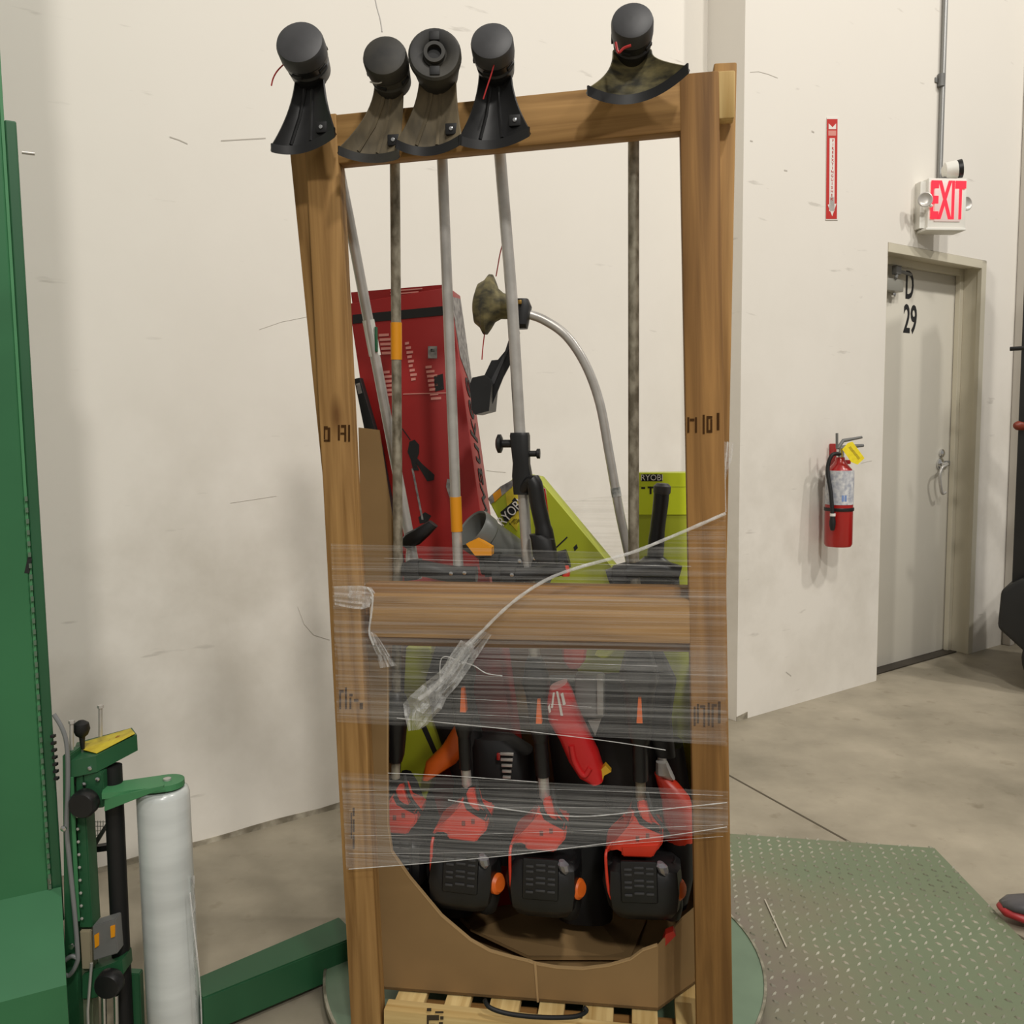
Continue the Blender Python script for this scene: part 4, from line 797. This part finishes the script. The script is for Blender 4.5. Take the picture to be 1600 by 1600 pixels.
# grey blower tube
bt = root('leaf_blower', F(760, 880, .2), 'grey leaf blower tube with black mouth and orange panel above the middle rail', 'leaf blower')
A, B = F(738, 826, .16), F(840, 905, .26); ax = (B-A).normalized()
x_ = ax.cross(RY).normalized(); y_ = ax.cross(x_)
ring = lambda d, r: [A + ax*d + (x_*math.cos(k*math.pi/14)*r + y_*math.sin(k*math.pi/14)*r) for k in range(28)]
MB().rings([ring(0, .040), ring(-.003, .043), ring(.004, .046), ring(.03, .0455), ring(.034, .042), ring(.2, .05), ring(.2, .046), ring(.03, .037)], closed=True).build('nozzle_tube', mat('blower_grey', (106, 108, 104), .4, var=.12), bt)
MB().rings([ring(.06, .037), ring(.062, .037)]).build('tube_inside', M_BLACK2, bt)
MB().prism([F(728, 850, .10), F(745, 842, .10), F(768, 856, .10), F(768, 868, .10), F(742, 868, .10)], RY*.03).build('orange_panel', M_STICKO, bt, 0)
# red bar of the tool beyond
MB().prism([F(847, 762, .22), F(852, 764, .22), F(858, 812, .22), F(848, 812, .22)], RY*.01).build('red_trim', M_EXTR, bt, 0)
# black handle bar right
hb = root('pole_tool', F(1026, 880, .2), 'black upright tool handle in front of the right lime carton', 'pole tool')
MB().tube(spline([F(1034, 765, .2), F(1032, 790, .2), F(1027, 830, .2), F(1023, 880, .2)], 4), [.016]*5+[.0155]*4+[.017]*4, 16).build('bar', M_BLACK, hb)
MB().lathe(F(1034, 772, .2), (F(1034, 762, .2)-F(1032, 790, .2)), [(.016, 0), (.018, .004), (.018, .016), (.012, .022), (0, .023)], 16).build('end_cap', M_CAP, hb)
MB().loft([(F(1022, 870, .2), .02, .02), (F(1022, 890, .2), .05, .03), (F(1020, 915, .2), .055, .03)], (RX, RY), 16, 3).build('handle_base', M_BLACK, hb)
# dark grips lying on the rear rail
def grip_pile(label, pts, r, dy, bolts=()):
    g = root('tool_grip', F(pts[0][0], pts[0][1]+14, dy), label, 'tool grip')
    MB().tube(spline([F(x, y, dy) for x, y in pts], 5), r, 14).build('grip_body', M_BLACK, g)
    P = [F(x, y, dy) for x, y in pts]
    MB().box(basis((P[1]-P[0]).normalized(), RY, ZUP, (P[0]+P[1])/2), .03, r*2.4, r*2.3, .003).build('clamp', M_BLACK2, g)
    for x, y in bolts: MB().lathe(F(x, y, dy-r-.002), -RY, [(.004, 0), (.004, .003), (0, .004)], 10).build('bolt', M_CHROME, g)
grip_pile('black tool grip lying on the rail at the left end', [(632, 892), (660, 888), (700, 896), (745, 898)], .017, .11, ((705, 896), (726, 895)))
grip_pile('black ridged tool grip on the rail below the grey tube', [(752, 884), (790, 880), (840, 884), (888, 872)], .019, .13, ((836, 872), (812, 876)))
grip_pile('black tool grip on the rail in the middle with red button', [(770, 900), (820, 898), (862, 892), (884, 886)], .014, .10, ((800, 898),))
o_ = MB().loft([(F(884, 900, .10), .008, .008), (F(884, 893, .10), .009, .009), (F(884, 884, .10), .006, .006)], (RX, RY), 12, 3).build('red_button', M_REDOR); tag(o_, 'small red button cap on the middle rail', 'button')
grip_pile('black tool grip on the rail beside the right post', [(950, 902), (985, 892), (1030, 888), (1062, 896)], .016, .11)
grip_pile('black tool grip on the rail under the curved shaft', [(965, 905), (1010, 898), (1050, 902)], .012, .14)
# red tool inside the lower window, with white lettering
rt = root('red_tool', F(920, 1225, .14), 'bright red power tool with white marks hanging in the lower half', 'power tool')
secs = [((872, 1070), 15), ((872, 1085), 23), ((880, 1115), 25), ((896, 1145), 23), ((912, 1180), 24), ((924, 1205), 20), ((934, 1218), 10)]
kx = (F(880, 1110, .13)-CAM).length/FPX
dv = (F(934, 1218, .13)-F(872, 1070, .13)).normalized(); xv = RY.cross(dv).normalized()
MB().loft([(F(x, y, .14), r_*kx, .03) for (x, y), r_ in secs], (xv, RY), 20, 3).build('body', mat('tool_red', (196, 34, 36), .35), rt, 45)
for pts in ([(864, 1082), (867, 1082), (864, 1106), (861, 1106)], [(869, 1080), (872, 1080), (880, 1118), (876, 1118)], [(876, 1084), (880, 1082), (884, 1100), (880, 1102)], [(856, 1104), (859, 1100), (861, 1112), (858, 1114)]):
    decal('white_mark', Frame(RK.o + RY*.1075, RX, ZUP), pts, M_INKW, rt, .001)
MB().prism([F(936, 1206, .12), F(946, 1196, .12), F(955, 1206, .12), F(944, 1212, .12), F(940, 1224, .12), F(935, 1224, .12)], RY*.02).build('gold_tip', mat('gold_tip', (206, 160, 40), .4), rt, 0)
MB().tube(spline([F(893, 1165, .11), F(898, 1190, .11), F(912, 1212, .11), F(922, 1200, .11)], 5), .006).build('trigger_guard', mat('tool_red', (196, 34, 36)), rt)
# grey battery pack
bp_ = root('battery_charger', F(925, 1115, .18), 'grey battery charger block behind the red power tool', 'charger')
MB().box(basis(RX, RY, ZUP, F(922, 1085, .18)), .062, .05, .088, .008).build('case', M_GREYP, bp_)
MB().box(basis(RX, RY, ZUP, F(938, 1085, .15)), .014, .012, .084, .003).build('pale_side', mat('pale_grey', (150, 148, 142), .5), bp_)
MB().prism([F(918, 1125, .17), F(940, 1122, .17), F(930, 1150, .17)], RY*.02).build('tip', mat('pale_grey', (150, 148, 142)), bp_, 0)
# dark tools packed behind
def dark_tool(label, secs, dy, extra=None):
    d = root('power_tool', F(*secs[-1][0], dy), label, 'power tool'); k = (F(*secs[0][0], dy)-CAM).length/FPX
    MB().loft([(F(x, y, dy), a*k, bb) for (x, y), a, bb in secs], (RX, RY), 20, 3).build('body', M_BLACK2, d, 45)
    if extra: extra(d, k)
    return d
def ex1(d, k): MB().loft([(F(668, 1215, .26), .01, .02), (F(690, 1190, .26), .035, .02), (F(712, 1165, .26), .03, .02), (F(722, 1128, .26), .012, .02)], (RX, RY), 16, 3).build('orange_cover', M_ORANGE, d, 45)
dark_tool('black tool with an orange cover behind the left grips', [((705, 1010), 24, .02), ((700, 1060), 34, .03), ((712, 1120), 36, .03), ((740, 1220), 30, .03), ((740, 1330), 40, .03)], .30, ex1)
def ex2(d, k):
    for j in range(5): MB().box(basis(RX, RY, ZUP, F(792, 1178+9*j, .235)), .03-.003*j, .006, .006, .001).build('cooling_fin', M_STEEL, d)
    MB().box(basis(RX, RY, ZUP, F(779, 1182, .235)), .008, .008, .016, .002).build('red_trim', M_EXTR, d)
dark_tool('black engine with silver cooling fins in the middle of the bin', [((770, 1150), 34, .03), ((785, 1170), 46, .05), ((790, 1260), 50, .05), ((792, 1340), 44, .04)], .30, ex2)
dark_tool('black plastic tool body behind the red power tool', [((905, 1060), 50, .03), ((915, 1085), 62, .04), ((925, 1160), 66, .05), ((935, 1280), 60, .05), ((930, 1400), 44, .04)], .32)
dark_tool('black plastic tool body between shaft grips in the right half', [((980, 1058), 36, .03), ((975, 1100), 46, .04), ((985, 1200), 52, .04), ((990, 1260), 40, .04)], .25)
def ex3(d, k):
    MB().loft([(F(640, 1372, .20), .008, .012), (F(652, 1356, .20), .012, .014), (F(655, 1345, .20), .008, .01)], (RX, RY), 12, 3).build('blue_cap', mat('blue_plastic', (40, 66, 150), .4), d)
dark_tool('black tool body with blue cap at the bottom left of the bin', [((640, 1195), 20, .03), ((648, 1290), 40, .05), ((680, 1380), 50, .05), ((700, 1420), 40, .04)], .33, ex3)
dark_tool('black tool body at the bottom of the bin in the middle', [((880, 1290), 60, .05), ((890, 1370), 64, .06), ((915, 1428), 40, .05)], .30)
dark_tool('black tool body wedged beside the right wall of the bin', [((1048, 1160), 18, .04), ((1052, 1240), 26, .05), ((1050, 1380), 28, .05), ((1050, 1410), 22, .04)], .29)
# red engine cap and lime cap just below the middle rail
o_ = MB().loft([(F(897, 1042, .20), .012, .015), (F(897, 1030, .20), .024, .02), (F(898, 1005, .20), .028, .02)], (RX, RY), 16, 3).build('engine_cap', M_REDOR); tag(o_, 'red orange engine cap just below the middle rail', 'engine cap')
o_ = MB().tube(spline([F(933, 1016, .16), F(945, 1020, .16), F(958, 1010, .16), F(968, 1008, .16)], 4), .011, 12).build('lime_tool', M_LIMEB); tag(o_, 'small lime green tool end just below the middle rail', 'tool')
# ------------------------------------------------------------------ stretch film around the rack
sfm = root('stretch_film_wrap', RK.at(0, F(830, 1360, 0).z, -.005), 'clear streaked stretch film wrapped around the middle of the rack', 'stretch film', rz=-PHI)
def band(name, top, bot, m, off, depth=.62, around=True, n=40, k=8, amp=.002, seed=0):
    # top/bot: list of (px,py) polylines across the front; continues round the sides and back
    def lerp(poly, t):
        x = poly[0][0] + (poly[-1][0]-poly[0][0])*t
        for a, b in zip(poly, poly[1:]):
            if a[0] <= x <= b[0]+1e-6: s = (x-a[0])/(b[0]-a[0]); return x, a[1]+(b[1]-a[1])*s
        return poly[-1]
    P = []
    for j in range(k+1):
        row = []
        for i in range(n+1):
            t = i/n; a = lerp(top, t); b = lerp(bot, t); y = a[1]+(b[1]-a[1])*j/k; x = a[0]+(b[0]-a[0])*j/k
            inn = .010*math.sin(math.pi*min(1, max(0, (t-.1)/.8)))     # film sags in a touch between the posts
            row.append(F(x, y, -off + amp*noise.noise((t*7, j*.9+seed, seed)) - .0005))
        if around:
            e = row[-1]; q = e + RY*(depth) - RX*.03; row += [e + RY*.02, e + RY*.3 - RX*.01, q]
            s = row[0]; r2 = s + RY*depth + RX*.03; row = [r2, s + RY*.3 + RX*.01, s + RY*.02] + row
            row = row + [row[-1]*(1-t) + row[0]*t for t in (.33, .66, 1.0)]
        P.append(row)
    return MB().grid(P).build(name, m, sfm, 60, W=Matrix.Translation(RK.at(0, 1)) if False else None)
band('film_band', [(517, 849), (800, 858), (985, 864), (1134, 800)], [(527, 1128), (800, 1146), (1134, 1160)], M_FILM, .006, seed=1)
band('film_band', [(520, 905), (800, 915), (1136, 925)], [(525, 1010), (800, 1030), (1136, 1060)], M_FILM, .0075, around=False, seed=2)
band('film_band', [(527, 1008), (800, 1012), (1137, 1016)], [(530, 1118), (800, 1140), (1137, 1166)], M_FILM2, .009, around=False, seed=3)
band('film_band', [(533, 1206), (800, 1220), (1138, 1236)], [(541, 1359), (800, 1337), (1138, 1300)], M_FILM2, .006, seed=4)
band('film_band', [(536, 1240), (800, 1240), (1138, 1252)], [(541, 1357), (800, 1335), (1138, 1290)], M_FILM2, .0075, around=False, seed=5)
# gathered rope-like folds along the edges and across the front
def fold(name, pts, r, m=M_FILMT, dy=-.014, seg=8):
    r = r*.8
    P = spline([F(x, y, dy) for x, y in pts], 7); n = len(P)
    MB().tube(P, [r*(.75+.5*abs(noise.noise((i*.37, r*900, 0)))) for i in range(n)], seg).build(name, m, sfm)
fold('gathered_fold', [(1134, 802), (1060, 834), (985, 864), (900, 888), (850, 908), (800, 942), (755, 985), (715, 1030), (695, 1055)], .0045)
fold('gathered_fold', [(700, 1048), (690, 1062), (672, 1080), (655, 1092)], .006)
fold('gathered_fold', [(545, 1358), (650, 1350), (760, 1340), (850, 1330), (960, 1316), (1050, 1305), (1136, 1292)], .0014)
fold('gathered_fold', [(700, 1250), (880, 1275), (1000, 1268), (1060, 1262), (1136, 1254)], .0016)
fold('gathered_fold', [(620, 1122), (800, 1140), (950, 1158), (1040, 1172)], .0013)
fold('gathered_fold', [(606, 1208), (700, 1212), (840, 1222)], .0011)
fold('gathered_fold', [(688, 1068), (688, 1035), (696, 1026), (715, 1032), (740, 1040), (760, 1052), (785, 1056)], .0016)
for k, yy in enumerate((872, 1026, 1050, 1090, 1112)):
    fold('fine_strand', [(600+29*(k % 4), yy), (800, yy+6+(k % 3)), (1080-52*(k % 5), yy+13+2*(k % 2))], .0005, dy=-.012, seg=5)
for k, yy in enumerate((1232, 1262, 1302, 1330)):
    fold('fine_strand', [(545, yy+4), (800, yy), (1130, yy - (yy-1235)*.35 + 10)], .0005, dy=-.012, seg=5)
# crumpled free ends
def crumple(name, outline, dy, seed, amp=.012, n=9):
    # outline: list of (left px, right px) rows
    P = []
    for j, ((xa, ya), (xb, yb)) in enumerate(outline):
        P.append([F(xa+(xb-xa)*i/n, ya+(yb-ya)*i/n, dy + amp*noise.noise((i*.9, j*1.1, seed))*1.6) for i in range(n+1)])
    MB().grid(P).build(name, M_FILMC, sfm, 25)
crumple('crumpled_end', [((752, 984), (768, 992)), ((726, 1006), (750, 1020)), ((704, 1028), (734, 1044)), ((686, 1050), (716, 1070)), ((660, 1070), (698, 1090)), ((640, 1088), (690, 1108)), ((630, 1100), (676, 1122)), ((632, 1118), (668, 1132)), ((638, 1142), (656, 1140))], -.02, 3)
crumple('crumpled_end', [((720, 1000), (742, 1010)), ((702, 1026), (726, 1040)), ((690, 1046), (712, 1062)), ((684, 1064), (700, 1072))], -.018, 7)
crumple('loose_tail', [((522, 916), (523, 945)), ((545, 915), (546, 950)), ((565, 915), (566, 952)), ((580, 918), (578, 948)), ((586, 926), (578, 946))], -.014, 11, .006)
fold('gathered_fold', [(574, 918), (582, 930), (580, 960), (577, 988), (584, 1008)], .0032)
crumple('loose_tail', [((576, 985), (588, 992)), ((580, 1004), (598, 1006)), ((588, 1022), (610, 1026)), ((594, 1044), (620, 1040))], -.014, 17, .008)
crumple('loose_tail', [((1131, 690), (1146, 692)), ((1130, 712), (1144, 716)), ((1128, 730), (1138, 734)), ((1129, 748), (1134, 750))], .03, 23, .008, 5)
fold('gathered_fold', [(1137, 690), (1133, 740), (1134, 800)], .0018, dy=.01)
# ------------------------------------------------------------------ stretch wrapping machine
MF = Frame((0, 1.75, 0), (1, 0, 0), ZUP)
def G(x, y, d=0.0): return MF.hit(x, y, d)
X3, Y3 = Vector((1, 0, 0)), Vector((0, 1, 0))
wm = root('wrapping_machine', (G(60, 1600).x, 1.8, 0), 'green steel stretch wrapping machine mast with film carriage at left edge', 'wrapping machine')
def part(name, pts, d, dep, m, bev=.002, par=None):
    b = MB().prism([G(x, y, d) for x, y in pts], Y3*dep)
    if bev: bmesh.ops.bevel(b.bm, geom=b.bm.edges[:], offset=bev, segments=2, affect='EDGES')
    return b.build(name, m, par or wm, 0)
# mast: a tall hollow column; its right flange carries the toothed rail

QF = Frame(G(80, 1300, 0), (1, .52, 0), ZUP)
def qcol(name, a0, a1, o0, o1, z0, z1, m, bev=.003): return fbox(MB(), QF, a0, a1, z0-QF.o.z, z1-QF.o.z, o0, o1, bev).build(name, m, wm, 0)
qcol('mast', -.42, -.012, 0, .26, 0, 3.0, M_GREEN)
qcol('edge_strip', -.012, -.006, .002, .03, .4, 2.6, M_GREENL, .001)
qcol('mast_flange', -.006, .014, .006, .04, .3, QF.hit(26, 190, .01).z, M_GREEND)
e_ = MB()
for k in range(60): e_.box(basis(QF.r, -QF.n, QF.u, QF.at(-.008, -.62+.022*k, .0)), .005, .006, .009)
tag(e_.build('rack_teeth', mat('dull_teeth', (96, 118, 98), .5, .3), wm, 0), 'row of small steel rack teeth', kind='stuff')
pz = QF.hit(34, 238, .02); MB().tube([pz, pz + QF.r*.022], .0032).build('stop_pin', M_STEEL, wm)
decal('paint_chip', QF, [(38, 895), (44, 868), (50, 872), (46, 896)], M_INKB, wm, .0005)
# base cover with a sloping top
zt_ = QF.hit(85, 1388, 0).z; zl_ = QF.hit(92, 1542, -.16).z
pA = [QF.at(-.42, zt_-QF.o.z, 0), QF.at(.012, zt_-QF.o.z, 0), QF.at(.012, zl_-QF.o.z, -.16), QF.at(-.42, zl_-QF.o.z, -.16)]
lo = [Vector((p.x, p.y, .0)) for p in pA]
b = MB(); vs = [b.bm.verts.new(p) for p in pA+lo]
for f_ in ((0, 1, 2, 3), (7, 6, 5, 4), (0, 4, 5, 1), (1, 5, 6, 2), (2, 6, 7, 3), (3, 7, 4, 0)): b.bm.faces.new([vs[i] for i in f_])
b.build('base_cover', M_GREEN, wm, 0); z1 = .3
bx = onZ(90, 1440, z1)
# beam on the floor leading to the turntable
bp4 = [onZ(300, 1530, .10), onZ(530, 1432, .10), onZ(560, 1462, .10), onZ(315, 1560, .10)]
b = MB(); b.prism(bp4, (0, 0, -.085)); bmesh.ops.bevel(b.bm, geom=b.bm.edges[:], offset=.003, segments=2, affect='EDGES'); b.build('floor_beam', M_GREEND, wm, 0)
# carriage
part('carriage_channel', [(97, 1180), (109, 1180), (125, 1640), (102, 1640)], .0, .05, M_GREEND)
part('carriage_plate', [(118, 1205), (130, 1205), (144, 1450), (124, 1450)], .01, .04, M_GREEND)
part('inner_strip', [(108, 1215), (114, 1215), (124, 1440), (118, 1440)], -.004, .004, M_GREENL, .0008)
part('lower_channel', [(124, 1450), (142, 1450), (146, 1640), (128, 1640)], .02, .03, mat('worn_steel_green', (120, 128, 104), .5, .3))
# head box: sloped box that runs away to the right
hp = [(G(108, 1190, 0), G(150, 1182, .02), G(214, 1148, .10)), (G(108, 1216, 0), G(150, 1214, .02), G(214, 1186, .10))]
b = MB(); tp = [G(108, 1190, 0), G(150, 1181, .01), G(214, 1148, .09), G(206, 1137, .16), G(120, 1160, .12)]
b.prism(tp, (0, 0, -.034)); b.build('head_box', M_GREEND, wm, 0)
b = MB(); b.prism([p + ZUP*.0008 for p in (G(128, 1172, .05), G(151, 1178, .02), G(211, 1147, .09), G(204, 1139, .15), G(132, 1160, .11))], (0, 0, .0008)); lb = b.build('warning_label', M_YEL, wm, 0)
for x, y in ((138, 1170), (150, 1166), (160, 1163), (172, 1157), (184, 1151)):
    p = onPl(x, y, G(151, 1178, .02)+ZUP*.002, ((G(211, 1147, .09)-G(151, 1178, .02)).cross(G(132, 1160, .11)-G(151, 1178, .02))).normalized()); MB().box(Matrix.Translation(p), .006, .010, .0012).build('label_print', mat('label_ink', (150, 104, 24), .6), wm, 0)
MB().lathe(G(128, 1148, .05), ZUP, [(.004, -.03), (.006, -.005), (.012, 0), (.0165, .012), (.0145, .024), (.006, .030), (0, .031)], 20).build('ball_knob', M_BLACK2, wm)
for x, y0, y1, d in ((112, 1128, 1190, .03), (157, 1104, 1150, .08)):
    s = MB(); s.tube([G(x, y0, d), G(x, y1, d)], .004); s.lathe(G(x, y0, d), ZUP, [(.0065, -.003), (.0065, .003)], 6); s.build('adjusting_bolt', M_STEEL, wm)
part('knob_plate', [(118, 1208), (160, 1206), (162, 1262), (120, 1266)], .012, .03, M_GREEND)
for x, y in ((132, 1225), (153, 1217), (141, 1200)): MB().lathe(G(x, y, .008), -Y3, [(.0045, 0), (.0045, .003), (0, .0045)], 8).build('bolt_head', M_CHROME, wm)
def knob(x, y, r, d):
    c = G(x, y, d); k = 1/800*1.0
    MB().lathe(c, -Y3, [(r*k*.5, -.02), (r*k*.8, -.008), (r*k, 0), (r*k, .018), (r*k*.86, .025), (r*k*.3, .026), (0, .026)], 28).build('hand_knob', M_BLACK, wm)
knob(135, 1252, 22, -.004); knob(174, 1532, 22, -.004)
# film arm with rounded end
za = G(165, 1250, .0)
aw = [G(160, 1244, .0), G(205, 1228, .01), G(258, 1216, .03)]
cen = G(255, 1226, .06); b = MB()
pa = G(162, 1250, .02); pb = G(262, 1232, .06); dirv = (pb-pa); dirv.z = 0; L = dirv.length; dirv.normalize(); sd_ = Vector((-dirv.y, dirv.x, 0))
zt = G(230, 1228, .03).z
out = [pa - sd_*.028, ] + [pb + (dirv*math.cos(t) + sd_*math.sin(t))*.034 for t in [(-90+15*i)*math.pi/180 for i in range(13)]] + [pa + sd_*.028]
b.prism([Vector((p.x, p.y, zt)) for p in out], (0, 0, -.012)); b.build('film_arm', M_GREENL, wm, 0)
part('arm_web', [(163, 1248), (255, 1228), (255, 1232), (163, 1268)], -.002, .006, M_GREENL, .0005)
MB().lathe(Vector((pb.x, pb.y, zt)), ZUP, [(.008, 0), (.008, .004), (0, .005)], 12).build('arm_bolt', M_STEEL, wm)
MB().tube([G(176, 1196, .05), G(196, 1640, .05)], .0185, 18).build('idler_roller', M_BLACK2, wm)
part('roller_bracket', [(185, 1520), (218, 1522), (222, 1640), (190, 1640)], .06, .02, M_GREEND)
part('sensor_bracket', [(124, 1455), (142, 1455), (143, 1515), (128, 1515)], .005, .01, mat('sensor_beige', (150, 140, 116), .5))
part('sensor_box', [(144, 1447), (180, 1436), (184, 1490), (146, 1502)], .004, .03, M_GREYP)
for q in ([(147, 1462), (154, 1458), (154, 1478), (148, 1482)], [(172, 1448), (179, 1446), (179, 1464), (173, 1466)]): part('amber_lens', q, .001, .004, M_STICKO, .0005)
part('lower_bracket', [(128, 1524), (190, 1500), (192, 1524), (150, 1560), (128, 1562)], .01, .05, M_GREEND)
for x in (162, 181): MB().tube([G(x, 1555, .01), G(x+2, 1660, .01)], .0055).build('guide_rod', M_CHROME, wm)
MB().tube([G(143, 1505, -.004), G(137, 1580, -.004), G(140, 1660, -.004)], .003).build('thin_rod', M_STEEL, wm)
for k in range(9): MB().lathe(G(121+.9*k, 1275+20*k, -.002), -Y3, [(.003, 0), (.003, .002), (0, .003)], 8).build('rivet', M_STEEL, wm)
hs = [(84, 1116), (98, 1140), (105, 1170), (106, 1230), (104, 1290), (108, 1340), (116, 1420), (121, 1485), (120, 1505), (108, 1524), (97, 1518), (99, 1504), (112, 1494), (122, 1498)]
MB().tube(spline([G(x, y, -.012) for x, y in hs], 5), .0045, 10).build('hose', mat('grey_hose', (120, 122, 122), .45), wm)
for x, y in ((100, 1294), (112, 1478)): MB().lathe(G(x, y, -.016), -Y3, [(.006, 0), (.006, .004), (0, .006)], 8).build('hose_clip', M_CHROME, wm)
MB().tube(spline([G(97, 1518, -.01), G(99, 1545, -.01), G(99, 1568, -.01)], 4), .003).build('hose_tail', M_CHROME, wm)
for k in range(7): MB().box(Matrix.Translation(G(83+.9*k, 1150+11*k, .0)), .008, .01, .006, .001).build('chain_link', M_BLACK, wm)
part('wire_guard_bar', [(136, 1330), (166, 1285), (168, 1292), (140, 1338)], .10, .01, M_GREYP); part('wire_guard_foot', [(138, 1326), (170, 1321), (170, 1330), (140, 1334)], .10, .02, M_BLACK)
gb = MB()
for k in range(7):
    gb.tube([G(136+4.2*k, 1282, .11), G(136+4.2*k, 1326-4.2*k*.9, .11)], .0008, 5)
for k in range(6): gb.tube([G(136, 1284+7*k, .11), G(165-4*k, 1284+7*k, .11)], .0008, 5)
gb.build('mesh_guard', M_STEEL, wm)
# roll of film
rc = Vector((pb.x-.010, pb.y, 0)); rb = root('film_roll', (rc.x, rc.y, G(260, 1680, .06).z), 'tall translucent white roll of stretch film on the green arm', 'film roll')
zt2 = zt-.016; zb2 = G(260, 1690, .06).z; Hh = zt2-zb2; k = (Vector((rc.x, rc.y, .9))-CAM).length/FPX; Rr = 37*k
MB().rings([[Vector((rc.x + r*math.cos(a*math.pi/24), rc.y + r*math.sin(a*math.pi/24), z)) for a in range(48)] for r, z in ((Rr-.004, zb2), (Rr, zb2+.006), (Rr+.0008, zb2+Hh*.3), (Rr+.001, zb2+Hh*.6), (Rr, zt2-.014), (Rr-.003, zt2-.004), (Rr-.008, zt2), (.022, zt2-.001), (.022, zt2-.01), (.0, zt2-.01))], cap=False).build('film_winding', M_ROLL, rb, 40)
MB().lathe((rc.x, rc.y, zt2-.004), ZUP, [(.020, 0), (.020, .012)], 20).build('core_tube', M_CARD, rb)
tailp = []
for j in range(22):
    y = 1368 + 12*j; tailp.append([G(298 + 10*i/5*(.55+.45*noise.noise((j*.4, 2, 0))) + .022*(y-1368) + 2.5*noise.noise((j*.7, i*.5, 5)), y, .05 + .012*noise.noise((i*.8, j*.6, 9))) for i in range(6)])
MB().grid(tailp).build('loose_film_tail', M_FILMC, rb, 25)
MB().tube(spline([G(297, 1395, .03), G(303, 1450, .03), G(310, 1510, .03), G(314, 1570, .03), G(316, 1640, .03)], 5), .0016, 6).build('film_strand', M_FILMT, rb)
# ------------------------------------------------------------------ shoe at the right edge
sp0 = onZ(1640, 1442, 0); sh = root('shoe', (sp0.x, sp0.y, 0), 'red and dark grey sneaker stepping in at the right edge of the picture', 'shoe')
tx_ = onZ(1558, 1440, 0); dirs = Vector((1, -.18, 0)).normalized(); sdv = Vector((-dirs.y, dirs.x, 0))
def sec(d, w_, z0, z1): return [tx_ + dirs*d + sdv*(w_*math.cos(a)) + ZUP*(z0 + (z1-z0)*(.5+.5*math.sin(a))) for a in [2*math.pi*i/20 for i in range(20)]]
lift = lambda d: .018*max(0, 1-d/.12)
SR = [sec(d, w_, lift(d)+z0, lift(d)+z1) for d, w_, z0, z1 in ((.0, .012, .018, .026), (.012, .030, .006, .036), (.05, .043, .002, .036), (.12, .047, 0, .036), (.2, .042, 0, .034), (.27, .034, 0, .036), (.285, .018, .006, .034))]
MB().rings(SR).build('sole', mat('sneaker_red', (168, 44, 48), .45), sh, 60)
UR = [sec(d, w_, lift(d)+z0, lift(d)+z1) for d, w_, z0, z1 in ((.008, .016, .026, .040), (.03, .034, .022, .056), (.07, .041, .02, .068), (.12, .043, .02, .082), (.16, .040, .02, .10), (.21, .036, .02, .10), (.26, .032, .02, .095), (.28, .02, .02, .085))]
MB().rings(UR).build('upper', mat('sneaker_grey', (78, 76, 78), .35), sh, 60)
for k in range(4):
    d = .10+.02*k; MB().tube(spline([tx_ + dirs*d + sdv*s_ + ZUP*(.083+.006*k-abs(s_)*.5) for s_ in (-.025, -.01, .01, .025)], 3), .0025, 6).build('lace', M_INKW, sh)
